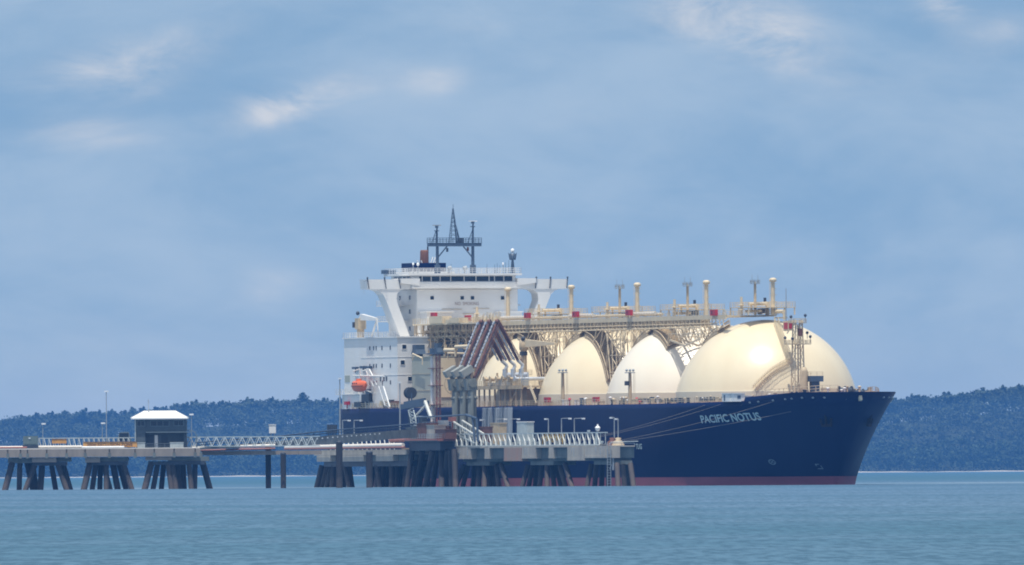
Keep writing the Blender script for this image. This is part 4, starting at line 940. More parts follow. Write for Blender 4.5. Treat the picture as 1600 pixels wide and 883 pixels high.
# cargo machinery house between the last tank and the bridge house
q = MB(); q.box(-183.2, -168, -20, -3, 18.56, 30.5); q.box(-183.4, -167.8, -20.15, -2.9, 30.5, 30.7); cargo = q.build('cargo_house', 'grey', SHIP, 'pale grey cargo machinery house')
q = MB(); q.box(-168, -167.85, -18.2, -3.2, 21.0, 30.3); q.build('lit_front_panel', 'cream', cargo, 'cream panel on the forward face, sunlit tone put into its colour')  # sunlit tone put into the panel colour; the grey sides take the shaded one
for z in (22.6, 26.5): q = MB(); q.box(-183, -168.2, -20.08, -20, z, z + .08); q.build('seam_strip', 'fitdark', cargo)
for k, (px, py, yy) in enumerate(((654, 546, -18), (688, 543.5, -15), (726, 543, -14))):
    p = L(px, py, yy); q = MB(); w_ = 1.15; q.box(p.x - w_, p.x + w_, yy - w_, yy + w_, p.z - .9, p.z + 1.1)
    q.hexa([(p.x - 1.7, yy - 1.3, p.z - 1.1), (p.x + 1.7, yy - 1.3, p.z - 1.1), (p.x + 1.7, yy + 1.3, p.z - 1.1), (p.x - 1.7, yy + 1.3, p.z - 1.1)], [(p.x - w_, yy - w_, p.z), (p.x + w_, yy - w_, p.z), (p.x + w_, yy + w_, p.z), (p.x - w_, yy + w_, p.z)]); q.box(p.x - .8, p.x + .8, yy - .8, yy + .8, 30.7, p.z - 1.1) ; q.build('ventilator_hood', 'mast', cargo)
# pipe racks aft of the tanks under the flying bridge
q = MB(); rd = random.Random(9)
q.box(-196, -160, -8, -1, 30.8, 37.9)
for x in range(-194, -142, 5):
    for yy in (-15, -13.5, -9, -4): q.bar((x, yy, 30.7 if x < -167 else 26), (x, yy, 38.2), .22)
    for z in (32.2, 34.2, 36.2): q.bar((x, -15, z), (x, -4, z), .2)
    q.bar((x, -15, 31), (x + 5, -15, 34.2), .14); q.bar((x, -15, 36.2), (x + 5, -15, 34.2), .14); q.bar((x, -13.5, 34.2), (x + 5, -13.5, 38), .14)
rack = q.build('pipe_rack', 'fitdark', SHIP)
for k in range(34):
    yy = rd.uniform(-15.2, -8.4); z = rd.choice([32.5, 33.3, 34.5, 35.2, 36.5, 37.2]) + rd.uniform(-.2, .2); xa = rd.uniform(-194, -175); xb = rd.uniform(-170, -145); r_ = rd.choice([.1, .14, .2, .28])
    q = MB(); q.tube((xa, yy, z), (xb, yy, z), r_, n=7)
    if k % 2: q.tube((xb, yy, z), (xb, yy, z - rd.uniform(1, 5)), r_, n=7)
    if k % 3 == 0: q.tube((xa, yy, z), (xa + .2, yy, z + rd.uniform(1, 2)), r_, n=7)
    q.build('rack_pipe', rd.choice(['fit', 'fit', 'fitdark']), rack)
q = MB()
for k in range(90):
    x = rd.uniform(-194, -148); yy = rd.uniform(-15.4, -10); z = rd.uniform(31.5, 38.0); s_ = rd.uniform(.1, .3)
    q.box(x - s_ * 1.5, x + s_ * 1.5, yy - s_, yy + s_, z - s_, z + s_ * 2)
q.build('valve_gear', 'fitdark', rack, kind='stuff')
q = MB(); q.box(-195, -146, -15.6, -10.9, 38.1, 38.45); o = q.build('aft_platform', 'fit', SHIP)
q = MB(); q.rail([(-195, -15.5, 38.45), (-146, -15.5, 38.45), (-146, -11, 38.45)], 1.15, 1.7, .045); q.build('platform_railing', 'fit', o, kind='stuff')
q = MB()
for k in range(46): x = -194 + k * 1.02 + rd.uniform(-.4, .4); q.bar((x, -15.5, 38.1), (x + rd.uniform(-.5, .5), -15.4, 38.1 - rd.uniform(.8, 3)), rd.uniform(.08, .16))
q.build('hanging_bracket', 'fitdark', o, kind='stuff')
for px, w_, h_ in ((693, 4.5, 1.7), (722, 3.2, 1.2), (712, 1.5, .8)):
    p = L(px, 494, -14); q = MB(); q.box(p.x - w_, p.x + w_, -16, -13.6, 38.45, 38.45 + h_); q.build('platform_locker', 'fit', o)
q = MB()
for k in range(60):
    px = rd.uniform(738, 782); p = L(px, 492, -12 - rd.random() * 4); q.bar((p.x, p.y, 38.4), (p.x + rd.uniform(-1, 1), p.y, 38.6 + rd.uniform(.8, 2.2)), .1)
q.build('valve_spindles', 'fit', o, kind='stuff')
for (pa, pb_, yy, r_) in (((695, 547), (712, 547), -18.5, .45), ((712, 542), (735, 541), -18.5, .42), ((700, 552), (745, 553), -17, .25), ((660, 560), (645, 553), -21, .2)):
    a = L(*pa, yy); c = L(*pb_, yy); q = MB(); q.tube(a, c, r_, n=9); q.tube(a, a - Vector((0, 0, 1.5)), r_ * .7, n=8); q.tube(c, c - Vector((0, 0, 1.5)), r_ * .7, n=8); q.build('cargo_pipe', 'fit', SHIP)
# manifold platform, crane post
MX0, MX1 = -128.0, -97.0
q = MB(); q.box(MX0, MX1, -23.6, -16, 22.9, 23.3); q.box(MX0, MX1, -23.7, -23.4, 22.5, 23.4)
x = MX0 + .4
while x < MX1: q.bar((x, -23.2, 18.5), (x, -23.2, 22.9), .35); q.bar((x, -17, 18.5), (x, -17, 22.9), .3); x += 3.6
q.bar((-107, -23.2, 18.6), (-101, -23.2, 22.8), .3); mani = q.build('manifold_platform', 'fitdark', SHIP)
q = MB(); q.rail([(MX0, -23.5, 23.3), (MX1, -23.5, 23.3), (MX1, -16, 23.3)], 1.15, 1.4, .05); q.rail([(MX0, -23.5, 23.3), (MX0, -16, 23.3)], 1.15, 1.4, .05); q.build('platform_railing', 'fit', mani, kind='stuff')
for k in range(6):
    x = -124 + k * 4.2; q = MB(); q.tube((x, -23.2, 24.9), (x, -12, 24.9), .42, n=10); q.tube((x, -23.4, 24.9), (x, -23.1, 24.9), .72, n=12); q.tube((x, -20, 24.9), (x, -20, 26.4), .25, n=7); q.build('manifold_pipe', rd.choice(['fitdark', 'silver']), mani)
for k in range(14):
    x = rd.uniform(MX0 + 1, MX1 - 1); w_ = rd.uniform(.4, 1.2); q = MB(); q.box(x - w_, x + w_, -22.8, -21.6, 23.3, 23.3 + rd.uniform(.6, 1.8)); q.bar((x, -22.5, 23.3), (x + .3, -22.5, 25.6), .12); q.build('manifold_gear', rd.choice(['fit', 'fitdark', 'galv', 'silver']), mani)
q = MB(); q.box(-108, -101, -21, -16.2, 18.6, 22.6); q.build('manifold_store', 'fitdark', mani)
for (pa, pb_) in (((829, 606), (839, 630)), ((824, 606), (832, 630))):
    pass
q = MB()
for d in (0, 1.0):
    a = L(828, 605, -23.3 + d); c = L(838, 630, -23.3 + d); q.bar(a, c, .16, .4); a = L(828, 599, -23.3 + d); c = L(838, 624, -23.3 + d); q.bar(a, c, .1)
q.build('platform_stair', 'fit', mani)
pc = L(818.5, 590, -15.5); zt_ = L(818.5, 531, -15.5).z; zj = L(818.5, 538, -15.5).z; q = MB()
q.tube((pc.x, -15.5, 18.5), (pc.x, -15.5, zj - 1.6), .78, .72, 12); q.lathe((pc.x, -15.5), [(.72, zj - 1.6), (1.05, zj - 1.2), (1.05, zj + .8), (.4, zj + 1.2), (.01, zj + 1.3)], 14); crp = q.build('hose_crane', 'fitdark', SHIP)
je = L(868, 538, -13.5); js = L(823, 536, -15.2); q = MB(); q.hexa([js + Vector((0, -.5, -1.0)), js + Vector((0, .5, -1.0)), js + Vector((0, .5, .8)), js + Vector((0, -.5, .8))], [je + Vector((0, -.3, -.1)), je + Vector((0, .3, -.1)), je + Vector((0, .3, .35)), je + Vector((0, -.3, .35))]); q.build('jib', 'fit', crp)
q = MB(); q.bar(je, je + Vector((0, 0, -4.4)), .08); q.bar(L(866, 550, -13.5), L(873, 530, -13.5), .2); q.build('hoist_wire', 'fit', crp)
q = MB(); q.box(pc.x - .9, pc.x + .9, -16.2, -14.9, zj - 2.6, zj - 1.7); q.ball((pc.x + .6, -15.8, zj + 1.3), .6, 8); q.build('crane_motor', 'dark', crp)
q = MB(); q.rail([(pc.x - 1.4, -17, 26), (pc.x + 1.4, -17, 26), (pc.x + 1.4, -14, 26)], 1, 1, .04); q.box(pc.x - 1.5, pc.x + 1.5, -17.1, -14, 25.85, 26); q.build('crane_platform', 'fit', crp)
# ------------------------------------------------------------------ things on or beside the ship
# lifeboat, ropes, water curtain
b = MB(); cx, cy, cz = bx_.x, -25.4, bx_.z; vs = []; n = 12; st = [(-4.4, .06, .5), (-3.9, .62, .85), (-2.6, 1.05, .97), (-.8, 1.22, 1.0), (1.2, 1.22, 1.0), (3.0, .98, .95), (4.0, .55, .8), (4.5, .05, .45)]
for dx, w_, h_ in st:
    for i in range(n):
        a = 2 * math.pi * i / n; zz_ = math.sin(a); top = 1.25 if zz_ > 0 else 1.45
        vs.append((cx + dx, cy + math.cos(a) * w_ * (1 if zz_ > -.2 else .85), cz + zz_ * top * h_ + (.12 * (dx / 4) ** 2)))
fs = [(j*n+i, j*n+(i+1) % n, (j+1)*n+(i+1) % n, (j+1)*n+i) for j in range(len(st)-1) for i in range(n)]
boat = thing('lifeboat', 'orange enclosed lifeboat hanging at the stern beside the white house', 'lifeboat', (cx, cy, cz))
b.add(vs, fs, True); b.build('hull', 'orange', boat)
b = MB(); b.tube((cx - .4, cy, cz + .9), (cx - .4, cy, cz + 1.7), .75, .6, 10); b.build('cupola', 'orange', boat)
b = MB(); b.path([(cx - 3.9, cy - .64, cz - .1), (cx - 2.6, cy - 1.07, cz - .05), (cx - .8, cy - 1.25, cz - .05), (cx + 1.2, cy - 1.25, cz - .05), (cx + 3, cy - 1.0, cz - .05), (cx + 4, cy - .57, cz)], .09, 5); b.build('rubbing_strake', 'rust', boat)
for k in (-1.8, -.4, 1.0):
    b = MB(); b.box(cx + k - .3, cx + k + .3, cy - 1.16, cy - 1.0, cz + .45, cz + .75); b.build('window', 'glass', boat)
b = MB(); 
for i in range(150):
    f = i / 149; px = 755 + 46 * f; rr = random.random()
    if 0.30 < f < 0.38 and rr < .7: continue
    p = L(px, 640, -24.25); zt0 = 18.3; zb0 = 18.3 - (5.2 + 6.5 * random.random()); j = random.uniform(-.12, .12)
    b.tube((p.x, -24.3 + j, zt0), (p.x + j * 2, -24.5 + j, zb0), random.uniform(.03, .085), random.uniform(.02, .12), 5, False)
mm = bpy.data.materials.new('falling water'); mm.use_nodes = True; pbm = mm.node_tree.nodes['Principled BSDF']
pbm.inputs['Base Color'].default_value = (0.55, 0.62, 0.70, 1); pbm.inputs['Roughness'].default_value = 0.4; pbm.inputs['Alpha'].default_value = 0.5; M['spray'] = mm
solo('water_curtain', b, 'spray', 'pale curtain of water running down the navy hull below the manifold', 'water curtain', (-112, -24.4, 12), kind='stuff')
YF = -41.5                                  # outer face of the berth deck in the ship's frame
ROPES = [((966, 690.5, YF + 4), (1324, 624), 'lowest mooring rope, running from the jetty end to the far bow bulwark'),
         ((964, 689, YF + 4), (1211, 627), 'mooring rope passing just above the ship name to the fore deck'),
         ((905, 689, YF + 6), (1127, 632), 'lower one of two close thin mooring ropes left of the ship name'),
         ((903, 688, YF + 6.4), (1103, 633), 'upper one of two close thin mooring ropes left of the ship name')]
for (pp, pe, lab) in ROPES:
    s_ = L(*pp); ex, ez = on_hull(*pe); e = Vector((ex, -hb(ex, ez) - .15, ez)); b = MB(); pts = []
    for k in range(13):
        f = k / 12; p = s_.lerp(e, f); p.z -= 4 * .6 * f * (1 - f); pts.append(p)
    b.path(pts, .032, 5); solo('mooring_rope', b, 'rope', lab, 'mooring rope', s_, group='mooring ropes to the bow')

# ------------------------------------------------------------------ the jetty: berth deck along the ship
zt_b = 9.15; zb_b = 6.35
def bx_at(px, py=706, y=YF): return L(px, py, y).x
berth = thing('berth_deck', 'long concrete berth deck on splayed piles, ending beside the ship name', 'jetty', (bx_at(850), YF + 5, zt_b))
XE = bx_at(946); WB = 7.1
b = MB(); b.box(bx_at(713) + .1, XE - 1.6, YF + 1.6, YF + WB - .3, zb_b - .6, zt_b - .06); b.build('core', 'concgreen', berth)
b = MB(); b.box(bx_at(712.5), XE - .004, YF + .004, YF + WB, zt_b - .3, zt_b); b.build('deck_slab', 'conc', berth)
SEG = [(713,735.5,'conc',0,0),(735.8,756.8,'concgreen',1.4,0),(757,764.6,'conc',0,0),(765,787.8,'concgreen',.8,0),(788,815,'concrust',-.1,.55),(815.3,837,'conc',0,0),(837.3,857,'concgreen',1.4,0),(857.2,864.5,'conc',0,0),(864.8,886.5,'concgreen',.7,0),(887,913,'conc',-.1,.55),(913.3,946,'conc',0,0)]  # darker set-back panels: shade of the recess put into the concrete colour
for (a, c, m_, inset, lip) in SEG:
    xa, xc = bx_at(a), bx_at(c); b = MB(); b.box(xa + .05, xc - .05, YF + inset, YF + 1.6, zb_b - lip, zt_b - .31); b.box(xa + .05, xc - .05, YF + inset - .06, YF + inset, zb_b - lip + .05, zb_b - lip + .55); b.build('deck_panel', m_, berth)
    if m_ == 'conc' and xc - xa > 6:
        for k in range(2): 
            xx = xa + (xc - xa) * random.uniform(.2, .8); b = MB(); b.bar((xx, YF + inset - .04, zt_b - .35), (xx, YF + inset - .04, zt_b - random.uniform(1.2, 2.4)), .18); b.build('drip_stain_pipe', 'galv', berth)
for (ya, yc, inset, m_) in ((YF + .05, YF + 3.5, 0, 'conc'), (YF + 3.55, YF + WB, .55, 'concgreen')):  # set-back end panel is darkened too, shade put into its colour
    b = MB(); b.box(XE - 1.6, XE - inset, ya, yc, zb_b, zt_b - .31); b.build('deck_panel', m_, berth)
def pile(par, pt, pb, r=.58, m_='pile'):
    b = MB(); b.tube(pt, pb, r, r, 10, False); return b.build('pile', m_, par)
CL = [[(725,712),(731,723),(742,739),(749,748),(757,757),(761,765),(767,773),(776,779),(783,794)],[(825,816),(832,826),(839,836),(847,843),(855,855),(862,866),(868,877),(874,884),(883,894)],[(924,917),(932,929),(941,940),(951,951),(964,966),(973,976),(979,983),(985,990)]]
for cl in CL:
    x0_, x1_ = bx_at(cl[0][0] - 4), min(XE - .5, bx_at(cl[-1][0] - 26))
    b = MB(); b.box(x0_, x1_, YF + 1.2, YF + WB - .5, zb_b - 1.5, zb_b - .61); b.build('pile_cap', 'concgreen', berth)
    for k, (a, c) in enumerate(cl):
        yt = YF + (1.8, 4, 6, 3)[k % 4]; yb = yt + ((-1.4, .4, 1.5, -.8)[k % 4])
        t_ = L(a, 716, yt); bo = L(c, 761, yb); t_.z = zb_b - 1.4
        d = t_ - bo; bo = bo - d * ((bo.z + 1.6) / d.z) if d.z else bo
        pile(berth, t_, bo, .6, 'pilepale' if k % 3 == 1 else 'pile')
lx = XE + .4; b = MB()
for d in (.3, 1.1): b.bar((lx, YF + d, 10), (lx, YF + d, -.5), .11)
z = 0
while z < 9.5: b.bar((lx, YF + .3, z), (lx, YF + 1.1, z), .08); z += .6
b.build('ladder', 'galv', berth)
b = MB(); xx = XE - .6; b.box(xx, xx + .4, YF + 1.8, YF + 2.1, 3.6, 6.3); b.bar((xx, YF + 1.2, 3.8), (xx, YF + 1.9, 5.4), .16); b.build('fender_bracket', 'galv', berth)
b = MB(); b.rail([(XE - .3, YF + 1, zt_b), (XE - .3, YF + WB, zt_b)], .5, 2.5, .05, 1); b.tube((XE - .2, YF + 1.4, zt_b + .75), (XE - .2, YF + WB + .8, zt_b + .9), .1, n=6); b.build('end_rail', 'truss', berth)
for k, px in enumerate((957, 966)):
    p = L(px, 692, YF + 4); b = MB(); b.lathe((p.x, YF + 4), [(1.5, zt_b), (1.1, zt_b + .9), (.55, zt_b + 1.2), (.7, zt_b + 1.7), (.01, zt_b + 1.8)], 12)
    solo('mooring_hook', b, 'fitdark' if k else 'rust', ('rusty mooring hook nearest the ladder on the berth deck', 'pale mooring hook holding the ropes at the end of the berth deck')[k], 'mooring hook', (p.x, YF + 4, zt_b))
# catwalk truss standing on the berth deck
cat = thing('catwalk', 'long pale green truss catwalk with slanted posts along the berth deck', 'walkway', (bx_at(825, 690), YF + 1, zt_b))
YA, YB = YF + .6, YF + 2.6; zc0, zc1 = zt_b + .08, zt_b + 2.95; xa, xb = bx_at(711, 686, YA), bx_at(936, 686, YA)
for nm, z, yy in (('bottom_chord', zc0 + .1, YA), ('top_chord', zc1, YA), ('bottom_chord', zc0 + .1, YB), ('top_chord', zc1, YB)):
    b = MB(); b.bar((xa, yy, z), (xb, yy, z), .24); b.build(nm, 'truss', cat)
b = MB(); b.box(xa, xb, YA + .15, YB - .15, zc0 + .2, zc0 + .3); b.build('grating', 'galv', cat)
src = None; k = 0
while xa + k * 3.28 < xb - 1:
    if src is None:
        b = MB(); b.path([(xa, YA, zc1), (xa + .55, YA, zc1 - .9), (xa + 1.3, YA, zc0 + 1.1), (xa + 1.55, YA, zc0 + .1)], .17, 6); src = b.build('slanted_post', 'trussw', cat)
        b = MB(); b.bar((xa, YB, zc0), (xa, YB, zc1), .14); s2 = b.build('upright_post', 'truss', cat)
        b = MB(); b.bar((xa, YA, zc1), (xa, YB, zc1), .12); s3 = b.build('cross_beam', 'truss', cat)
    else: shift(src, cat, (3.28 * k, 0, 0)); shift(s2, cat, (3.28 * k, 0, 0)); shift(s3, cat, (3.28 * k, 0, 0))
    k += 1
for px in (712, 720, 728, 817, 834, 932): 
    x_ = bx_at(px, 686, YA); b = MB(); b.bar((x_, YA - .02, zc0), (x_, YA - .02, zc1), .2); b.build('upright_post', 'truss', cat)
gear = MB()
for k in range(40): x_ = random.uniform(xa + 2, xb - 2); gear.box(x_ - .3, x_ + .5, YB + .4, YB + 1.0, zt_b, zt_b + random.uniform(.3, 1.4))
gear.build('cable_box', 'galv', cat, kind='stuff')
b = MB(); p0 = bx_at(848, 684, YB + 1); p1 = bx_at(879, 684, YB + 1)
for k in range(7):
    f = k / 6; x_ = p0 + (p1 - p0) * f; b.bar((x_, YB + 1, zt_b + .9), (x_ + 1.6, YB + 1, zc1 - .1), .25); b.bar((x_ + 1.6, YB + 1, zt_b + 1), (x_, YB + 1, zc1 - .2), .22)
b.bar((p0, YB + 1, zt_b + 2), (p1, YB + 1, zt_b + 2), .5); b.bar((p0, YB + 1, zc1), (p1, YB + 1, zc1), .3); b.bar((p0, YB + 1, zt_b), (p0, YB + 1, zc1), .2); b.bar((p1, YB + 1, zt_b), (p1, YB + 1, zc1), .2)
solo('yellow_rack', b, 'yellow', 'yellow and rusty steel rack behind the catwalk posts', 'rack', (p0, YB + 1, zt_b))
# sloped stair truss up to the loading platform
st = thing('stair_truss', 'white sloping stair truss joining the catwalk to the loading platform', 'stairway', (bx_at(722, 690), YF + 2, zt_b))
for (pa, pb_, yy) in (((705, 657), (741, 679), YF + .6), ((722, 657), (756, 678), YF + 4.2)):
    a = L(*pa, yy); c = L(*pb_, yy); b = MB(); b.bar(a, c, .3); b.build('hand_rail', 'trussw', st)
    a2 = a - Vector((0, 0, 2.4)); b = MB(); b.bar(a2, c - Vector((0, 0, 2.0)), .22); b.build('stringer', 'trussw' if yy > YF + 2 else 'truss', st)
    for k in range(6):
        f = k / 5.2; p = a.lerp(c, f); b = MB(); b.bar(p, p - Vector((-.3, 0, 2.4)), .16); b.build('rail_post', 'trussw', st)
a = L(705, 657, YF + .6); a2 = L(722, 657, YF + 4.2); c = L(741, 679, YF + .6); c2 = L(756, 678, YF + 4.2)
for k in range(8):
    f = (k + .5) / 8; b = MB(); b.bar(a.lerp(c, f) - Vector((0, 0, 1.6)), a2.lerp(c2, f) - Vector((0, 0, 1.6)), .35, .1); b.build('tread', 'truss', st)
# ------------------------------------------------------------------ loading platform with the marine arms
PY0, PY1, PZ = -46.5, -27.5, 11.0; PX0, PX1 = L(632, 686, PY0).x, L(684, 686, PY0).x; YS = YF - .6; PXR = L(738, 640, -33.2).x + 2.5
plat = thing('loading_platform', 'rusty edged loading platform on dense dark piles amidships of the jetty', 'platform', ((PX0 + PX1) / 2, (PY0 + PY1) / 2, PZ))
b = MB(); b.box(PX0, PX1, PY0, YS, PZ - .5, PZ); b.box(PX0, PXR, -34.4, PY1, PZ - .5, PZ); b.box(PX0, PX1 - 4, YS, -34.4, PZ - .5, PZ); b.build('deck_slab', 'concgreen', plat)
b = MB(); b.box(PX0, PX1, PY0 - .2, PY0 - .001, PZ - .3, PZ + .1); b.box(PX0, PX0 - .2, PY0, PY1, PZ - .42, PZ + .12); b.box(PX1 + .001, PX1 + .2, PY0, YS, PZ - .42, PZ + .12); b.build('edge_beam', 'pipered', plat)
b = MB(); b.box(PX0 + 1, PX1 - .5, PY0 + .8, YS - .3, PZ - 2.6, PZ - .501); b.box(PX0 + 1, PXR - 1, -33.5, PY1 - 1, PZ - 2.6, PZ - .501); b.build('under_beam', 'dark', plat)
for (a, c, zt0, m_) in ((652, 668, 14.6, 'rust'), (668, 680, 14.2, 'conc'), (681, 697, 13.2, 'armred'), (636, 652, 13.6, 'concgreen')):
    xa_ = L(a, 680, PY0 + 1.4).x; xc_ = L(c, 680, PY0 + 1.4).x; b = MB(); b.box(xa_, xc_, PY0 + 1.2, PY0 + 4, PZ, zt0); b.box(xa_ - .15, xc_ + .15, PY0 + 1.05, PY0 + 4.1, zt0, zt0 + .14); b.build('machinery_housing', m_, plat)
b = MB(); b.rail([(PX0 + .2, PY0 + .2, PZ), (PX1 - .2, PY0 + .2, PZ), (PX1 - .2, YS, PZ)], 1.2, 1.6, .06); b.rail([(PX0 + .4, PY0 + 4.4, 13.7), (PX1 - 3, PY0 + 4.4, 13.7)], 1.3, 2.2, .05); b.build('platform_railing', 'galv', plat, kind='stuff')
b = MB()
for (pa, pb_) in (((655, 651), (655, 690)), ((728, 648), (745, 654)), ((745, 654), (747, 690)), ((738, 650), (742, 690))):
    b.tube(L(*pa, PY0 + 4), L(*pb_, PY0 + 4), .28, n=7)
b.path([L(652, 652, PY0 + 4), L(700, 650, PY0 + 4), L(728, 648, PY0 + 4)], .2, 6); b.build('fire_main', 'mast', plat)
for px, py, w_, h_, m_ in ((706, 655, .8, 1.0, 'pipered'), (692, 662, 1.6, 1.5, 'galv'), (672, 672, 1.0, 1.6, 'armred'), (660, 660, 1.0, 2.2, 'dark'), (686, 668, .8, 1.2, 'lamp'), (700, 672, 1.2, 2, 'rust'), (645, 672, 1.5, 1.4, 'dark')):
    p = L(px, py, PY0 + 5.5); b = MB(); b.box(p.x - w_ * 1.3, p.x + w_ * 1.3, PY0 + 5, PY0 + 6.2, p.z - h_ / 2, p.z + h_ / 2); b.box(p.x - .2, p.x + .2, PY0 + 5.4, PY0 + 5.8, PZ, p.z - h_ / 2); b.build('equipment_box', m_, plat)
PP = [(644,636),(652,646),(660,651),(668,668),(676,664),(684,676),(690,690),(697,701),(704,706),(640,632),(700,694),(664,655),(710,712)]
for k, (a, c) in enumerate(PP):
    yt = PY0 + (1.3, 3.6, 2.4, 8)[k % 4]; t_ = L(a, 706, yt); bo = L(c, 761, yt + (-1, .6, 1)[k % 3]); t_.z = PZ - 2.5; d = t_ - bo; bo = bo - d * ((bo.z + 1.6) / d.z)
    pile(plat, t_, bo, .68, 'pilepale' if k in (4, 7, 1) else 'pile')
b = MB(); yc_ = YS - .5; p0 = L(703, 714, yc_); pts = [p0, L(706, 728, yc_), L(708, 742, yc_), L(709, 754, yc_)]; b.path(pts, .17, 6)
solo('fender_chain', b, 'fitdark', 'brownish chain hanging down between the loading platform and the berth deck', 'chain', p0)
# loading arms
def arm(i, x, lab):
    rp = Vector((x, -33.2, PZ)); th = thing('cargo_loader', lab, 'loading arm', rp, group='loading arms')
    b = MB(); zh = 23.9; b.tube((x, -33.2, PZ), (x, -33.2, zh - 1), 1.05, .98, 12); b.tube((x + 1.2, -33.6, PZ), (x + 1.2, -33.6, zh - 2), .45, n=8); b.lathe((x, -33.2), [(.98, zh - 3.8), (1.25, zh - 3.6), (1.25, zh - 3.2), (.98, zh - 3)], 12); b.build('riser', 'arm', th)
    pv = Vector((x, -33.2, zh)); b = MB(); b.tube(pv + Vector((-1.2, -.2, 0)), pv + Vector((1.2, -.2, 0)), 1.0, n=12); b.hexa([pv + Vector((-.9, -1.5, -1.6)), pv + Vector((.9, -1.5, -1.6)), pv + Vector((.9, 1.0, -1.6)), pv + Vector((-.9, 1.0, -1.6))], [pv + Vector((-.9, -1.9, 1.0)), pv + Vector((.9, -1.9, 1.0)), pv + Vector((.9, .6, 1.2)), pv + Vector((-.9, .6, 1.2))]); o = b.build('slewing_head', 'arm', th)
    b = MB(); b.tube(pv + Vector((-1.25, -.2, 0)), pv + Vector((-1.31, -.2, 0)), .35, n=10); b.build('hub_cover', 'dark', o)
    apex = Vector((x, -26.9, 38.2)); fl = Vector((x + .3, -21.6, 26.6)); d = (apex - pv).normalized()
    cw = pv - Vector((0, d.y, 0)) * 0 + Vector((0, -1.7, 2.4))
    b = MB(); b.bar(pv, cw, .7, .8); b.build('counter_beam', 'arm', th)
    b = MB(); c = cw + Vector((0, .3, .4)); a1 = Vector((0, .86, .5)).normalized(); b.bar(c - a1 * 1.5, c + a1 * 1.5, 2.0, 1.6); b.build('counterweight', 'armhead', th)
    b = MB(); b.tube(pv + d * .5, apex, .33, .28, 10); b.build('inner_arm', 'armred', th)
    b = MB(); o2 = Vector((-.9, -.5, 0)); b.tube(pv + d * 4 + o2, apex + o2, .15, n=9)
    for k in range(13): q_ = (pv + d * 4 + o2).lerp(apex + o2, (k + .5) / 13); None
    ipipe = b.build('inner_pipe', 'silver', th)
    for k in range(13): b = MB(); q_ = (pv + d * 4 + o2).lerp(apex + o2, (k + .5) / 13); b.tube(q_ - d * .3, q_ + d * .24, .25, n=9); b.build('flange', 'silver', ipipe)
    d2 = (fl - apex).normalized()
    b = MB(); b.tube(apex, fl + Vector((0, -.5, 2.6)), .34, .3, 9); b.ball(apex, .6, 10); b.build('outer_arm', 'armred', th)
    b = MB(); o3 = Vector((-.7, -.5, 0)); e2 = fl + Vector((0, -.5, 2.6)); b.tube(apex + o3, e2 + o3, .18, n=8)
    for k in range(9): q_ = (apex + o3).lerp(e2 + o3, (k + .5) / 9); None
    opipe = b.build('outer_pipe', 'silver', th)
    for k in range(9): b = MB(); q_ = (apex + o3).lerp(e2 + o3, (k + .5) / 9); b.tube(q_ - d2 * .24, q_ + d2 * .2, .27, n=8); b.build('flange', 'silver', opipe)
    b = MB(); b.tube(e2, e2 + Vector((0, 1.4, -1.2)), .38, n=9); b.tube(e2 + Vector((0, 1.4, -1.2)), fl + Vector((0, .4, .4)), .38, n=9); b.tube(fl + Vector((0, .4, .6)), fl + Vector((0, .4, -1.6)), .62, n=10); b.tube(fl + Vector((0, .4, -.8)), fl + Vector((0, 1.8, -.8)), .66, n=10); b.build('coupler', 'silver', th)
    b = MB(); b.tube(pv + Vector((.8, .4, .4)), apex + Vector((.6, .4, .2)), .09, n=5); b.tube(apex + Vector((.5, 0, .6)), e2 + Vector((.5, 0, .4)), .08, n=5); b.build('balance_cable', 'dark', th)
    b = MB(); rd_ = random.Random(i)
    for k in range(5):
        o4 = Vector((rd_.uniform(-.5, 1.3), rd_.uniform(-.2, 1.0), rd_.uniform(-.6, .4))); b.tube(pv + d * rd_.uniform(1, 4) + o4, apex + o4 * .6, .08, n=5); b.tube(apex + o4 * .6, e2 + o4, .07, n=5)
    for f in (.25, .5, .75): b.bar(pv.lerp(apex, f) + Vector((-1, -.5, 0)), pv.lerp(apex, f) + Vector((1, .6, 0)), .14)
    b.build('hydraulic_line', 'armred', th, kind='stuff')
    return th
ax = [L(px, 640, -33.2).x for px in (713, 725.5, 738)]
for i, (x_, lab) in enumerate(zip(ax, ('grey loading arm nearest the pale gangway mast', 'middle one of the three grey loading arms', 'grey loading arm nearest the water curtain'))): arm(i, x_, lab)
# gangway mast: white column beside a red lattice
gx = L(671, 640, -31); gxx = gx.x; zt1 = L(679, 557, -31).z
b = MB(); gm = thing('gangway_mast', 'tall white column with a rusty red lattice mast beside the loading arms', 'mast', (gxx, -31, PZ))
b.tube((gxx + 2.4, -31, PZ), (gxx + 2.4, -31, zt1), .62, .5, 10); b.build('column', 'white', gm)
b = MB(); xr = gxx + 6.2
for (dx, dy) in ((-.4, -.4), (.4, -.4), (.4, .4), (-.4, .4)): b.bar((xr + dx, -31 + dy, PZ), (xr + dx, -31 + dy, zt1 + .5), .14)
z = PZ
while z < zt1 - 1:
    for (a, c) in (((-.4, -.4), (.4, -.4)), ((.4, -.4), (.4, .4))): b.bar((xr + a[0], -31 + a[1], z), (xr + c[0], -31 + c[1], z + 1.3), .09); b.bar((xr + a[0], -31 + a[1], z), (xr + c[0], -31 + c[1], z), .09)
    z += 1.3
b.build('lattice', 'pipered', gm)
for z in (15, 19, 23.5, 27.5): b = MB(); b.box(gxx + 1.6, xr + 1, -31.9, -30.1, z, z + .18); b.build('landing', 'armred', gm)
b = MB(); b.box(gxx + 1.5, xr + 1.2, -32.2, -29.8, zt1 + .5, zt1 + .75); b.box(gxx + 2, gxx + 3.5, -31.6, -30.4, zt1 + .75, zt1 + 1.9); b.build('head_frame', 'mast', gm)
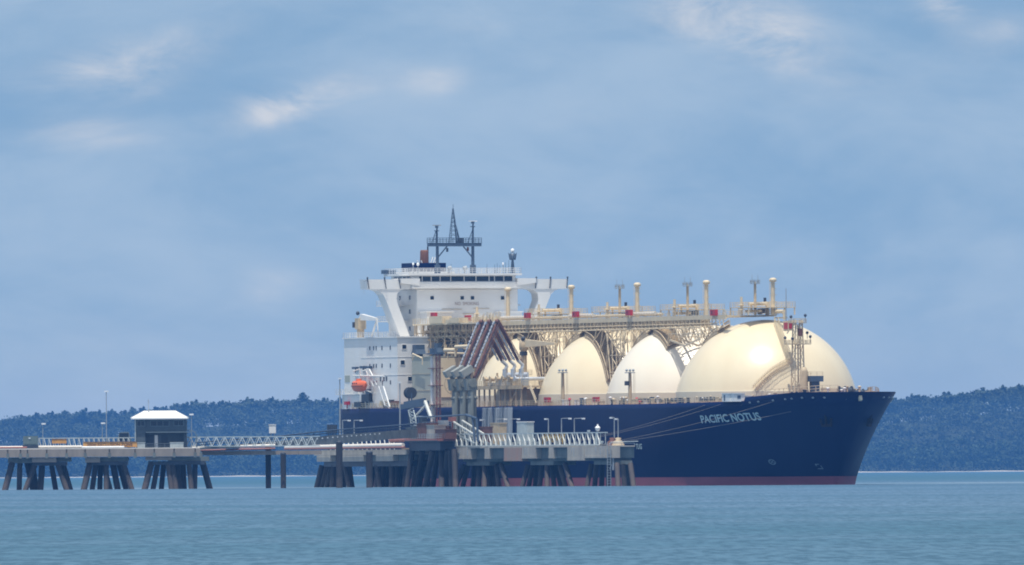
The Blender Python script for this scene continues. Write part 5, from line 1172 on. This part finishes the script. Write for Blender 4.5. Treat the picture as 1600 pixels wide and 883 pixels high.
# ship's gangway and the light boom beside it
b = MB(); gw = thing('gangway', 'pale folding gangway reaching from the jetty up to the ship\'s side', 'gangway', L(646, 686, -34))
for (pa, pb_, r_) in (((664, 627), (673, 652), .3), ((645, 655), (666, 632), .2), ((647, 668), (668, 652), .16), ((650, 651), (678, 652), .16)):
    b.bar(L(*pa, -33), L(*pb_, -33), r_ * 2)
b.build('strut', 'trussw', gw)
b = MB()
for s_ in (0, 1):
    prev = None
    for (px, py) in ((638 + 8 * s_, 641), (641 + 8 * s_, 653), (643 + 8 * s_, 667), (647 + 8 * s_, 682)):
        p = L(px, py, -34); 
        if prev: b.bar(prev, p, .22)
        prev = p
for k in range(9): 
    f = k / 8; b.bar(L(638 + 9 * f, 641 + 41 * f, -34), L(646 + 9 * f, 641 + 41 * f - 3, -34), .14); b.bar(L(638 + 9 * f, 641 + 41 * f, -34), L(646 + 9 * f, 645 + 41 * f, -34), .14)
b.build('lattice_leg', 'truss', gw)
b = MB(); b.bar(L(628, 636, -30), L(668, 630, -30), .9, 1.2); b.bar(L(632, 630, -30), L(664, 624, -30), .5, .6); b.box(*[v for p in () for v in p]) if False else None
b.build('deck_frame', 'mast', gw)
p = L(641, 614, -29); b = MB(); b.tube((p.x - .6, -29, p.z), (p.x + .6, -29, p.z), 1.15, n=16); b.tube((p.x - .9, -29, p.z), (p.x - .7, -29, p.z), 1.35, n=16); b.tube((p.x + .7, -29, p.z), (p.x + .9, -29, p.z), 1.35, n=16)
hr = thing('hose_reel', 'dark round hose reel on a stand in front of the grey cargo house', 'hose reel', (p.x, -29, PZ)); b.build('drum', 'dark', hr)
b = MB(); b.bar((p.x - .9, -29, PZ), (p.x - .9, -29, p.z), .3); b.bar((p.x + .9, -29, PZ), (p.x + .9, -29, p.z), .3); b.box(p.x - 1.5, p.x + 1.5, -29.8, -28.2, p.z - 3.2, p.z - 2.9); b.build('stand', 'mast', hr)
p = L(630, 631, -30); 
# wheel shaped valve platform by the arms
p = L(711, 600, -29.5); b = MB(); n = 14
for k in range(n):
    a_ = 2 * math.pi * k / n; a2_ = 2 * math.pi * (k + 1) / n; b.bar((p.x, -29.5 + 2.6 * math.cos(a_), p.z + 2.6 * math.sin(a_)), (p.x, -29.5 + 2.6 * math.cos(a2_), p.z + 2.6 * math.sin(a2_)), .16)
    if k % 2 == 0: b.bar((p.x, -29.5, p.z), (p.x, -29.5 + 2.6 * math.cos(a_), p.z + 2.6 * math.sin(a_)), .12)
b.bar((p.x, -29.5, p.z), (p.x, -29.5, PZ), .4)
solo('cable_wheel', b, 'fitdark', 'spoked cable wheel beside the heads of the loading arms', 'wheel', (p.x, -29.5, PZ))
# cabinets, beacon and service posts on the berth deck
for (px, py0, py1, w_, m_, lab) in ((820, 660, 677, 1.6, 'truss', 'pale green cabinet behind the catwalk right of the water curtain'), (778, 662, 678, 1.5, 'fitdark', 'tan cabinet in front of the water curtain'), (765, 668, 678, 2.2, 'armred', 'low rusty cabinet left of the tan one')):
    p = L(px, py1, YF + 6); q0 = L(px, py0, YF + 6); c = thing('equipment_cabinet', lab, 'cabinet', (p.x, YF + 6, zt_b))
    b = MB(); b.box(p.x - w_ * 2.1, p.x + w_ * 2.1, YF + 5.3, YF + 7, zt_b, q0.z); b.build('body', m_, c); b = MB(); b.box(p.x - w_ * 2.1 - .15, p.x + w_ * 2.1 + .15, YF + 5.2, YF + 7.1, q0.z, q0.z + .2); b.build('lid', 'roof' if m_ == 'truss' else m_, c)
    b = MB(); b.box(p.x - w_, p.x + w_, YF + 5.24, YF + 5.3, zt_b + .4, q0.z - .4); b.build('door', m_, c)
p = L(934, 690, YF + 3); pt = L(934, 669, YF + 3); bc = thing('beacon', 'white knobbly beacon ball on a post above the end of the catwalk', 'beacon', (p.x, YF + 3, zt_b))
b = MB(); b.tube((p.x, YF + 3, zt_b), (p.x, YF + 3, pt.z - .5), .16, n=7); b.build('post', 'galv', bc)
b = MB(); b.lathe((p.x, YF + 3), [(.01, pt.z - .75), (.42, pt.z - .6), (.66, pt.z + .05), (.46, pt.z + .38), (.22, pt.z + .5), (.18, pt.z + .85), (.01, pt.z + .9)], 8, False); b.build('lantern', 'lamp', bc)
for px, py in ((920, 673), (941, 690)):
    p = L(px, 690, YF + 2.8); q0 = L(px, py, YF + 2.8); b = MB(); b.tube((p.x, YF + 2.8, zt_b), (p.x, YF + 2.8, q0.z), .1, n=6); b.box(p.x - .5, p.x + .4, YF + 2.6, YF + 3, q0.z - .25, q0.z + .15)
    solo('signal_post', b, 'truss', 'short signal post on the catwalk left of the white beacon' if px < 930 else 'short capped post at the foot of the white beacon', 'post', (p.x, YF + 2.8, zt_b))
def lamp_post(px, top, base_py, arm_px, Y, frame, lab, thick=.1, two=False):
    if frame == 'ship': p = L(px, base_py, Y); t_ = L(px, top, Y); e = L(px + arm_px, top + 1, Y)
    else: p = P(px, base_py, Y); t_ = P(px, top, Y); e = P(px + arm_px, top + 1, Y)
    th = thing('lamp_post', lab, 'lamp post', p, frame, 'lamp posts on the jetty'); t_.x, t_.y = p.x, p.y
    b = MB(); b.tube(p, t_, thick * 1.3, thick, 7); b.build('post', 'galv', th)
    e.z = t_.z + .05
    b = MB()
    if arm_px: b.tube(t_, e, thick * .8, n=6); b.build('arm', 'galv', th)
    else: e = t_
    d = (Vector((e.x, e.y, 0)) - Vector((t_.x, t_.y, 0))); d = d.normalized() if d.length > 0 else Vector((1, 0, 0))
    b = MB(); b.bar(e - d * .45 + Vector((0, 0, -.1)), e + d * .5 + Vector((0, 0, -.1)), .5, .34); b.build('lamp_head', 'lamp', th)
lamp_post(857, 654.5, 680, -4, YF + 5, 'ship', 'short armed lamp post just above the yellow rack on the berth deck')
lamp_post(877.5, 654, 680, 13, YF + 5, 'ship', 'lamp post with its long arm reaching right, first of two right of the yellow rack')
lamp_post(897.5, 654, 680, 14, YF + 7, 'ship', 'lamp post with its long arm reaching right, nearest left of the beacon')
lamp_post(960, 652.5, 692, -5, YF + 5, 'ship', 'lamp post with a short arm at the ropes on the end of the berth deck')
lamp_post(966, 654.5, 692, -3, YF + 8, 'ship', 'thin lamp post behind the one at the ropes')
lamp_post(776, 655, 680, 14, YF + 7, 'ship', 'lamp post arm lit in front of the water curtain, reaching left cabinet')
lamp_post(797, 655, 680, 13, YF + 7, 'ship', 'lamp post at the right edge of the water curtain')
lamp_post(758, 656, 680, -6, YF + 7, 'ship', 'lamp post left of the water curtain beside the loading arms')
# ------------------------------------------------------------------ jetty: approach trestle on the left (runs across the view)
YT = 3985.0; HT = 9.15; HB = 7.35
def wx(px, Y=YT): return P(px, 705, Y).x
tre = thing('approach_trestle', 'long concrete approach trestle on three clusters of splayed piles', 'jetty', (wx(150), YT, HT), 'world')
b = MB(); b.box(wx(-60), wx(312), YT + .35, YT + 9, HB + .1, HT - .05); b.build('deck_slab', 'conc2', tre)
bd = [-60, -20, 12, 32, 43, 73, 104, 133, 171, 211, 241, 272, 305, 314]
for i, (a, c) in enumerate(zip(bd[:-1], bd[1:])):
    b = MB(); dz = random.uniform(-.04, .04); b.box(wx(a) + .14, wx(c) - .14, YT, YT + .35, HB + dz, HT); b.build('deck_panel', 'conc2', tre)
    b = MB(); b.box(wx(c) - .3, wx(c) + .3, YT - .12, YT + .34, HB - .25, HB + .9); b.build('drain_spout', 'concgreen', tre)
b = MB(); b.box(wx(-60), wx(312), YT + .06, YT + .5, HT + .001, HT + .2); b.build('kerb', 'pipew', tre)
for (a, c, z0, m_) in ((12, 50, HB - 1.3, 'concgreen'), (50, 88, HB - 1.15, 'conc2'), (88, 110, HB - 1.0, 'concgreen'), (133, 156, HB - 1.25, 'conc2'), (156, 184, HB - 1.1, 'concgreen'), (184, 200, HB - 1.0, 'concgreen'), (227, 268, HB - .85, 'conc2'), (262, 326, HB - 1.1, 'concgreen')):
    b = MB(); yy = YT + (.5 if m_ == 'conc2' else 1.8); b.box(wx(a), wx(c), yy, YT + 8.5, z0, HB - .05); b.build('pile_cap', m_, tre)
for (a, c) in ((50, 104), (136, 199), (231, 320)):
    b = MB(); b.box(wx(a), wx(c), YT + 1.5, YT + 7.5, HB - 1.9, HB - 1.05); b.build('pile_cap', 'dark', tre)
TP = [[(19,8),(31,30),(42,51),(56,40),(66,63),(80,87),(89,104),(98,110),(50,56)],[(141,131),(150,144),(157,156),(166,166),(176,184),(185,197),(192,206),(161,172)],[(237,226),(247,239),(256,252),(269,275),(277,280),(286,288),(295,299),(305,304),(316,328),(262,268)]]
for cl in TP:
    for k, (a, c) in enumerate(cl):
        yy = YT + (2.2, 4.5, 6.8)[k % 3]; t_ = P(a, 716, yy); bo = P(c, 765, yy + (-1.2, .3, 1.2)[k % 3]); t_.z = HB - 1.2; d = t_ - bo; bo = bo - d * ((bo.z + 1.6) / d.z)
        pile(tre, t_, bo, .62 if k % 4 else .74, 'pilepale' if k % 4 == 1 else 'pile')
# pipes laid along the trestle
for (a, c, dy, r_, m_, lab) in ((-60, 42, 1.2, .28, 'pipew', 'white pipe lying along the trestle left of the cabinet'), (60, 128, .9, .3, 'pipew', 'white pipe in front of the truss railing right of the cabinet'), (128, 194, .5, .2, 'lamp', 'short bright pipe below the orange exclusion sign'), (-60, 42, .3, .2, 'pipered', 'red pipe below the white one at the left end of the trestle')):
    b = MB(); z = HT + .22 + r_; b.tube((wx(a), YT + dy, z), (wx(c), YT + dy, z), r_, n=9); solo('pipeline', b, m_, lab, 'pipe', (wx(a), YT + dy, HT), 'world')
# switch cabinet
cb = thing('switch_cabinet', 'grey green switch cabinet standing on a dark plinth at the left of the trestle', 'cabinet', (wx(47.5), YT + 2, HT), 'world')
zc = P(47, 681.5, YT).z; b = MB(); b.box(wx(36), wx(59), YT + .6, YT + 3, HT + .95, zc); b.build('body', 'cab', cb)
b = MB(); b.box(wx(35.5), wx(59.5), YT + .5, YT + 3.1, HT, HT + .95); b.build('plinth', 'dark', cb)
b = MB(); b.box(wx(38), wx(47), YT + .54, YT + .6, HT + 1.2, zc - .3); b.box(wx(48), wx(57), YT + .54, YT + .6, HT + 1.2, zc - .3); b.build('door', 'cab', cb)
b = MB(); b.box(wx(46) - .2, wx(46) + .25, YT + .45, YT + .54, zc - .6, zc - .35); b.build('lamp', 'lamp', cb)
# truss railings
def truss(name, lab, a, c, py_t, py_b, Y, step, zig, m1, m2):
    za = P((a + c) / 2, py_t, Y).z; zb_ = P((a + c) / 2, py_b, Y).z; xa, xc = wx(a, Y), wx(c, Y)
    th = thing(name, lab, 'walkway', ((xa + xc) / 2, Y, zb_), 'world')
    for yy in (Y, Y + 1.8):
        b = MB(); b.bar((xa, yy, za), (xc, yy, za), .2); b.build('top_chord', m1, th)
        b = MB(); b.bar((xa, yy, zb_), (xc, yy, zb_), .2); b.build('bottom_chord', m1, th)
    b = MB(); b.box(xa, xc, Y + .15, Y + 1.65, zb_ - .08, zb_ + .02); b.build('grating', 'galv', th)
    n = int((xc - xa) / step); s1 = s2 = None
    for k in range(n):
        if s1 is None:
            b = MB(); b.bar((xa + (0 if zig else step * .15), Y, zb_ if zig else za), (xa + (step * .5 if zig else step * .55), Y, za if zig else zb_), .17); s1 = b.build('diagonal', m2, th)
            b = MB(); b.bar((xa + step * .5, Y, za), (xa + step, Y, zb_), .17) if zig else b.bar((xa, Y + 1.8, zb_), (xa, Y + 1.8, za), .12); s2 = b.build('diagonal' if zig else 'upright_post', m2 if zig else m1, th)
        else: shift(s1, th, (k * step, 0, 0)); shift(s2, th, (k * step, 0, 0))
        if zig and k % 1 == 0:
            pass
    if zig:
        b = MB()
        for k in range(n): b.bar((xa + step * (k + .25), Y + 1.8, za), (xa + step * (k + .75), Y + 1.8, zb_), .13); b.bar((xa + step * (k + .75), Y + 1.8, zb_), (xa + step * (k + 1.25), Y + 1.8, za), .13)
        b.build('rear_lattice', m1, th, kind='stuff')
    return th
truss('truss_railing', 'low truss walkway with slanted posts between the cabinet and the hut', 60, 210, 684.5, 697.5, YT + 3.5, 1.12, False, 'truss', 'trussw')
truss('truss_walkway', 'zigzag truss walkway running right from the hut', 291, 500, 682.5, 697, YT + 8, 1.95, True, 'truss', 'trussw')
# orange signs
def sign(lab, a, c, py0, py1, Y, text, u0, u1):
    p0 = P(a, py1, Y); p1 = P(c, py0, Y); th = thing('warning_sign', lab, 'sign', ((p0.x + p1.x) / 2, Y, HT), 'world')
    b = MB(); b.box(p0.x, p1.x, Y, Y + .08, p0.z, p1.z); b.build('board', 'sign', th)
    b = MB()
    for f in (.04, .5, .96): x_ = p0.x + (p1.x - p0.x) * f; b.bar((x_, Y + .16, HT), (x_, Y + .16, p1.z + .1), .14)
    b.bar((p0.x, Y + .16, p0.z + .05), (p1.x, Y + .16, p0.z + .05), .12); b.bar((p0.x, Y - .04, p1.z), (p1.x, Y - .04, p1.z), .1); b.build('frame', 'rust', th)
    if text:
        vs, fs = text_mesh(text, 0.02); b = MB(); w_ = p1.x - p0.x; h_ = p1.z - p0.z
        b.add([(p0.x + w_ * (u0 + (u1 - u0) * u), Y - .03, p0.z + h_ * (.2 + .58 * v)) for u, v in vs], fs); b.build('lettering', 'signtext', th)
sign('long orange sign reading 200m EXCLUSION ZONE in front of the truss railing', 130, 214, 690.3, 699, YT + .9, '200m EXCLUSION ZONE', .07, .92)
sign('short orange sign board high on the truss railing near the cabinet', 81, 104, 686.3, 693, YT + 3.2, 'CAUTION' if False else None, 0, 1)
# control hut
YH = YT + 4.2
def hz(py): return P(250, py, YH).z
hut = thing('control_hut', 'dark grey two-storey control hut with a bright white hipped roof', 'hut', (wx(250, YH), YH + 3, HT), 'world')
hx0, hx1 = wx(211, YH), wx(291.5, YH); hd = 8.0; zt_ = hz(655.5); zm = hz(675)
b = MB(); b.box(hx0, hx1, YH, YH + hd, zm, zt_); b.build('wall', 'hut', hut)
b = MB(); b.box(hx0, wx(227, YH), YH, YH + hd, HT, zm - .002); b.box(wx(287, YH), hx1, YH, YH + hd, HT, zm - .002); b.box(wx(227, YH), wx(287, YH), YH + 1.4, YH + hd, HT, zm - .002); b.build('wall', 'hut', hut)
rx0, rx1 = wx(205, YH), wx(294, YH); ze, zr = hz(653), hz(642); ym = YH + hd / 2
e = [(rx0, YH - 1, ze), (rx1, YH - 1, ze), (rx1, YH + hd + 1, ze), (rx0, YH + hd + 1, ze)]; rr_ = [(wx(226, ym), ym, zr), (wx(274, ym), ym, zr)]
b = MB(); b.add(e + rr_, [(0, 1, 5, 4), (1, 2, 5), (2, 3, 4, 5), (3, 0, 4)]); b.add([(x, y, z - .28) for x, y, z in e] + e, [(0, 3, 2, 1), (0, 1, 5, 4), (1, 2, 6, 5), (2, 3, 7, 6), (3, 0, 4, 7)]); rf = b.build('roof', 'roof', hut)
b = MB(); b.bar(rr_[0], rr_[1], .3, .16); [b.bar(e[i], rr_[j], .22, .12) for i, j in ((0, 0), (3, 0), (1, 1), (2, 1))]; b.build('ridge_cap', 'roof', rf)
for (a, c, p0, p1) in ((236, 264, 658, 665.5), (272.5, 286.5, 657.5, 665), (215, 226, 658, 665)):
    b = MB(); b.box(wx(a, YH), wx(c, YH), YH - .03, YH + .05, hz(p1), hz(p0)); w_ = b.build('window', 'glass', hut); f = .12; xa, xc, za, zb_ = wx(a, YH), wx(c, YH), hz(p1), hz(p0)
    b = MB(); b.box(xa - f, xc + f, YH - .09, YH, zb_, zb_ + f); b.box(xa - f, xc + f, YH - .09, YH, za - f, za); b.box(xa - f, xa, YH - .09, YH, za, zb_); b.box(xc, xc + f, YH - .09, YH, za, zb_)
    for g in range(1, 3 if c - a > 20 else 2): xx = xa + (xc - xa) * g / (3 if c - a > 20 else 2); b.box(xx - .05, xx + .05, YH - .08, YH - .031, za, zb_)
    b.build('frame', 'hutframe', w_)
for i in range(1, 9): 
    xx = hx0 + (hx1 - hx0) * i / 9; b = MB(); b.box(xx - .03, xx + .03, YH - .05, YH, zm + .1, zt_ - .1); b.build('wall_batten', 'hut', hut)
b = MB(); b.box(wx(228, YH), wx(300, YH), YH - 1.1, YH + 1.3, zm - .16, zm + .04); b.build('awning', 'hutframe', hut)
b = MB(); b.rail([(wx(229, YH), YH - 1, HT), (wx(286, YH), YH - 1, HT)], 1.1, 2, .05, 2); b.build('porch_railing', 'hutframe', hut, kind='stuff')
for (a, c, m_) in ((241.5, 246.5, 'lamp'), (230, 239, 'dark'), (252, 262, 'dark')):
    b = MB(); b.box(wx(a, YH), wx(c, YH), YH + 1.33, YH + 1.4, HT, zm - .7); b.build('door', m_, hut)
b = MB(); b.tube((hx0 + .1, YH - .15, HT), (hx0 + .1, YH - .15, zt_), .14, n=7); b.build('drain_pipe', 'truss', hut)
b = MB(); b.tube((wx(232, YH), YH + 3, zr - .8), (wx(232, YH), YH + 3, hz(623)), .09, .05, 6); b.bar((wx(232, YH) - .3, YH + 3, hz(630)), (wx(232, YH) + .3, YH + 3, hz(630)), .08); b.box(wx(232, YH) - .15, wx(232, YH) + .15, YH + 2.9, YH + 3.1, hz(628), hz(626)); b.build('aerial', 'galv', hut)
b = MB()
prev = None
for (px, py) in ((293, 672), (300, 673), (305, 676), (307, 682), (307, 700)):
    p = P(px, py, YH);
    if prev: b.tube(prev, p, .1, n=6)
    prev = p
b.build('hand_rail', 'hutframe', hut)
for (a, c, lab) in ((266, 287, 'pale locker under the awning at the right of the hut'), (215, 227, 'pale locker at the left foot of the hut')):
    b = MB(); b.box(wx(a, YH), wx(c, YH), YH - 2, YH - 1.2, HT, hz(692)); b.box(wx(a, YH) - .08, wx(c, YH) + .08, YH - 2.08, YH - 1.12, hz(692), hz(692) + .12); solo('storage_locker', b, 'truss', lab, 'locker', (wx(a, YH), YH - 2, HT), 'world')
b = MB(); ca, cc_ = wx(180, YH), wx(207, YH); zt2 = P(190, 675, YH).z
pr = [(ca, HT + .9), (ca + .3, HT + 1.7), (ca + .9, zt2 - .2), (ca + 1.6, zt2), (cc_ - .9, zt2), (cc_ - .2, HT + 1.6), (cc_, HT + .9)]
b.add([(x, YH + 1.5, z) for x, z in pr] + [(x, YH + 3.2, z) for x, z in pr], [tuple(range(7)), tuple(range(13, 6, -1))] + [(i, i + 7, (i + 1) % 7 + 7, (i + 1) % 7) for i in range(7)])
cart = thing('work_cart', 'dim grey covered cart parked behind the truss railing left of the hut', 'cart', ((ca + cc_) / 2, YH + 2, HT), 'world'); b.build('body', 'hutframe', cart)
b = MB(); b.box(ca + .9, cc_ - .9, YH + 1.44, YH + 1.5, HT + 1.75, zt2 - .25); b.build('window', 'glass', cart)
for x_ in (ca + .7, cc_ - .7): b = MB(); b.tube((x_, YH + 1.6, HT + .45), (x_, YH + 1.3, HT + .45), .45, n=12); b.build('wheel', 'dark', cart)
lamp_post(166.5, 611, 697, 0, YT + 4, 'world', 'tallest slender lamp post, between the cabinet and the hut', .09)
lamp_post(67, 662, 697, .9, YT + 7, 'world', 'short dim lamp post behind the cabinet end of the truss railing', .06)
lamp_post(160, 661, 697, .9, YT + 7, 'world', 'short dim lamp post close beside the tallest one', .06)
lamp_post(299.5, 647, 697, 0, YT + 7, 'world', 'thin post rising just right of the hut roof', .07)
# ------------------------------------------------------------------ mid span, ramp and lower deck up to the loading platform
YM = 4000.0
mid = thing('link_span', 'plain concrete link span carried on the lone pile between hut and lower deck', 'bridge', (wx(400, YM), YM, 8), 'world')
for (a, c) in ((314, 352), (352, 392), (392, 428), (428, 466), (466, 502)):
    za, zb_ = 8.5, 7.6; b = MB(); b.box(wx(a, YM) + .04, wx(c, YM) - .04, YM + 1, YM + 7, zb_, za); b.build('beam', 'conc2', mid)
b = MB(); b.tube((wx(300, YM), YM + .8, 9.2), (wx(430, YM), YM + .8, 9.7), .34, n=9); b.build('white_pipe', 'pipew', mid)
b = MB(); b.tube((wx(300, YM), YM + .4, 8.65), (wx(430, YM), YM + .4, 9.0), .2, n=9); b.build('red_pipe', 'pipered', mid)
rmp = thing('access_ramp', 'long dark grey ramp climbing from the hut to the loading platform', 'ramp', P(480, 690, 4020), 'world')
RP = [(308, 699.5, 703, 3990), (372, 694, 699, 4000), (430, 690, 698, 4012), (520, 680, 694, 4030), (600, 674, 687, 4050), (650, 670, 684, 4066)]
for (a, c) in zip(RP[:-1], RP[1:]):
    t0, t1 = P(a[0], a[1], a[3]), P(c[0], c[1], c[3]); b0, b1 = P(a[0], a[2], a[3]), P(c[0], c[2], c[3]); W_ = Vector((0.35, 3.2, 0))
    b = MB(); b.hexa([b0, b1, b1 + W_, b0 + W_], [t0, t1, t1 + W_, t0 + W_]); b.build('girder', 'ramp', rmp)
    up = Vector((0, 0, 1.15)); mids = Vector((0, 0, .55)); b = MB()
    b.tube(t0 + up, t1 + up, .16, n=6); b.tube(t0 + mids, t1 + mids, .12, n=6); b.tube(t0 + up + W_, t1 + up + W_, .16, n=6); b.build('hand_rail', 'mast', rmp)
    n = max(2, int((t1 - t0).length / 2.4)); s1 = None
    for k in range(n):
        p = t0.lerp(t1, k / n)
        if s1 is None: b = MB(); b.bar(p, p + up, .14); s1 = b.build('rail_post', 'mast', rmp); base = p.copy()
        else: shift(s1, rmp, p - base)
    for k in range(int((t1 - t0).length / 2.0)):
        if a[0] < 430 or a[0] > 540: continue
        p = b0.lerp(t0, .75).lerp(b1.lerp(t1, .75), k / int((t1 - t0).length / 2.0)); b = MB(); b.box(p.x - .16, p.x + .16, p.y - .2, p.y, p.z - .1, p.z + .12); b.build('marker_light', 'lamp', rmp)
for (px, top, r_, lab, Y) in ((419, 698, .62, 'lone steel pile with a square cap under the ramp', 4006), (442.5, 708, .62, 'lone bare topped pile right of the capped one', 3998), (530, 690, .74, 'tall fender pile in front of the left end of the lower deck', 3992), (577, 706, .74, 'shorter fender pile in front of the middle of the lower deck', 4008)):
    t_ = P(px, top, Y); b = MB(); b.tube((t_.x, Y, t_.z), (t_.x, Y, -1.6), r_ * (1.05), r_ * 1.0, 14); th = thing('lone_pile', lab, 'pile', (t_.x, Y, 0), 'world', 'single piles beside the jetty'); b.build('shaft', 'pile', th)
    b = MB()
    if px == 419: b.box(t_.x - 1.25, t_.x + 1.1, Y - 1, Y + 1, t_.z - .05, t_.z + 1.1); b.build('head', 'ramp', th)
    else: b.lathe((t_.x, Y), [(r_ * 1.06, t_.z - .3), (r_ * 1.1, t_.z + .02), (.01, t_.z + .25)], 14); b.build('head', 'dark', th)
# steel post cabinet on the walkway
p = P(426, 682, 4014); q0 = P(426, 664, 4014); cbx = thing('signal_cabinet', 'small white cabinet standing alone on the ramp beside the truss walkway', 'cabinet', (p.x, 4014, p.z), 'world')
b = MB(); b.box(p.x - .8, p.x + .75, 4013.4, 4014.6, P(426, 677, 4014).z, q0.z); b.build('body', 'white', cbx); b = MB(); b.bar((p.x - .4, 4014, p.z - 1.4), (p.x - .4, 4014, q0.z - .5), .25); b.bar((p.x + .4, 4014, p.z - 1.4), (p.x + .4, 4014, q0.z - .5), .25); b.build('stand', 'galv', cbx)
b = MB(); b.box(p.x - .9, p.x + .85, 4013.3, 4014.7, q0.z, q0.z + .12); b.build('lid', 'roof', cbx)
# lower deck along the ship aft of the platform
YL = -46.0; la, lb = L(495, 705, YL).x, L(634, 705, YL).x
low = thing('lower_deck', 'lower concrete deck with white pipes aft of the loading platform', 'jetty', ((la + lb) / 2, YL + 4, 9), 'ship')
zt3 = L(560, 703, YL).z; zb3 = L(560, 721, YL).z
b = MB(); b.box(la + .1, lb, YL + 1.5, YL + 9, zb3 + .2, zt3); b.build('core', 'concgreen', low)
for (a, c, ins, m_) in ((495, 516.5, 0, 'conc'), (516.8, 535, 1.3, 'concgreen'), (535.2, 568, 0, 'conc'), (568.3, 587, 1.3, 'concgreen'), (587.3, 614, 0, 'conc'), (614.3, 634, 1.3, 'concgreen')):  # set-back panels are darker, recess shade painted into the concrete
    xa, xc = L(a, 712, YL).x, L(c, 712, YL).x; b = MB(); b.box(xa, xc - .2, YL + ins, YL + 1.6, zb3, zt3 - 1.25); b.build('deck_panel', m_, low)
b = MB(); b.box(la - 2, lb + .5, YL + .004, YL + 9.2, zt3 - 1.2, zt3); b.build('deck_slab', 'conc', low)
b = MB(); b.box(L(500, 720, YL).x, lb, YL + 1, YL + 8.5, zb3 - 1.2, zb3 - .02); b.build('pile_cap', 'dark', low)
for k, (a, c) in enumerate([(503,495),(510,502),(516,511),(522,519),(527,524),(533,537),(539,546),(545,550),(584,579),(592,588),(600,596),(607,603),(613,612),(619,621),(626,628),(589,594),(610,618),(632,636)]):
    yt = YL + (1.6, 4, 6.5)[k % 3]; t_ = L(a, 724, yt); bo = L(c, 761, yt + (-1, .4, 1)[k % 3]); t_.z = zb3 - .9; d = t_ - bo; bo = bo - d * ((bo.z + 1.6) / d.z); pile(low, t_, bo, .66, 'pilepale' if k % 3 == 1 else 'pile')
for (pa, pb_, yy, r_, m_, lab) in (((447, 699.5), (630, 695.5), YL - .9, .5, 'pipew', 'thick white lagged pipe along the edge of the lower deck'), ((445, 701.5), (632, 699), YL - 1.2, .26, 'pipered', 'thin red pipe below the thick white one on the lower deck'), ((610, 688.5), (641, 687), YL + .5, .45, 'pipered', 'short red pipe running up to the loading platform edge')):
    a = L(*pa, yy); c = L(*pb_, yy); b = MB(); b.tube(a, c, r_, n=10); th = thing('pipeline', lab, 'pipe', a, 'ship'); b.build('pipe', m_, th)
    for f in (.15, .4, .65, .9): pp = a.lerp(c, f); b = MB(); b.tube(pp - (c - a).normalized() * .12, pp + (c - a).normalized() * .12, r_ * 1.12, n=10); b.build('clamp', m_, th)
src = None
for k in range(15):
    px = 515 + 7.1 * k; x_ = L(px, 694, YL + 2).x; zt4 = L(px, 686 - k * .15, YL + 2).z
    b = MB(); b.path([(x_ + .8, YL + 2, zt3), (x_ + .7, YL + 2, zt3 + 1.2), (x_, YL + 2, max(zt4, zt3 + 1.6))], .14, 6)
    solo('pipe_hoop', b, 'trussw', 'bent white steel hoop, one of a row standing behind the white pipe', 'hoop', (x_, YL + 2, zt3), group='row of bent white hoops')
b = MB(); a = L(634, 700, YL + .5)
for k in range(9):
    px = random.uniform(632, 650); p = L(px, random.uniform(702, 722), YL + 2.5); s_ = random.uniform(.3, .7); b.box(p.x - s_ * 2, p.x + s_ * 2, YL + 2, YL + 2.9, p.z - s_, p.z + s_)
for px in (636, 641, 646): b.bar(L(px, 700, YL + 2.5), L(px, 726, YL + 2.5), .25)
solo('pipe_clutter', b, 'fitdark', 'cluster of tan brackets under the joint of lower deck and loading platform', 'brackets', a)
lamp_post(535.5, 657, 684, 10, YL + 6, 'ship', 'lamp post with an arm to the right, first of two over the lower deck', .11)
lamp_post(553.5, 657, 682, 11, YL + 6, 'ship', 'lamp post with an arm to the right, second of two over the lower deck', .11)
lamp_post(531.5, 591, 690, 0, YL + 1, 'ship', 'very tall slim post in front of the ship\'s stern', .14)
lamp_post(625.2, 597, 676, 0, YL + 4, 'ship', 'tall slim post in front of the white house front corner', .14)
for px in (514, 517, 520, 523, 526):
    b = MB(); p = L(px, 673, YL + 8); b.box(p.x - .35, p.x + .35, YL + 7.6, YL + 8, L(px, 676, YL + 8).z, L(px, 663.5, YL + 8).z); b.bar((p.x, YL + 7.8, zt3), (p.x, YL + 7.8, p.z), .2)
    solo('dark_screen_post', b, 'dark', 'dark slat of the screen standing at the ship\'s stern corner', 'screen post', (p.x, YL + 8, zt3), group='dark slats at the stern')

# ------------------------------------------------------------------ haze
b = MB(); b.box(-8500, 8500, -400, 23300, -3.2, 76)
hm = bpy.data.materials.new('haze'); hm.use_nodes = True; t = hm.node_tree
for n_ in list(t.nodes): t.nodes.remove(n_)
oo = t.nodes.new('ShaderNodeOutputMaterial'); pv_ = t.nodes.new('ShaderNodeVolumePrincipled'); t.links.new(pv_.outputs[0], oo.inputs['Volume'])
pv_.inputs['Color'].default_value = (0.14, 0.42, 1.0, 1); pv_.inputs['Density'].default_value = 2.3e-5; pv_.inputs['Anisotropy'].default_value = 0.0
M['haze'] = hm; hz_o = b.build('haze', 'haze'); hz_o['kind'] = 'stuff'; hz_o['label'] = 'thin blue sea haze over the bay'
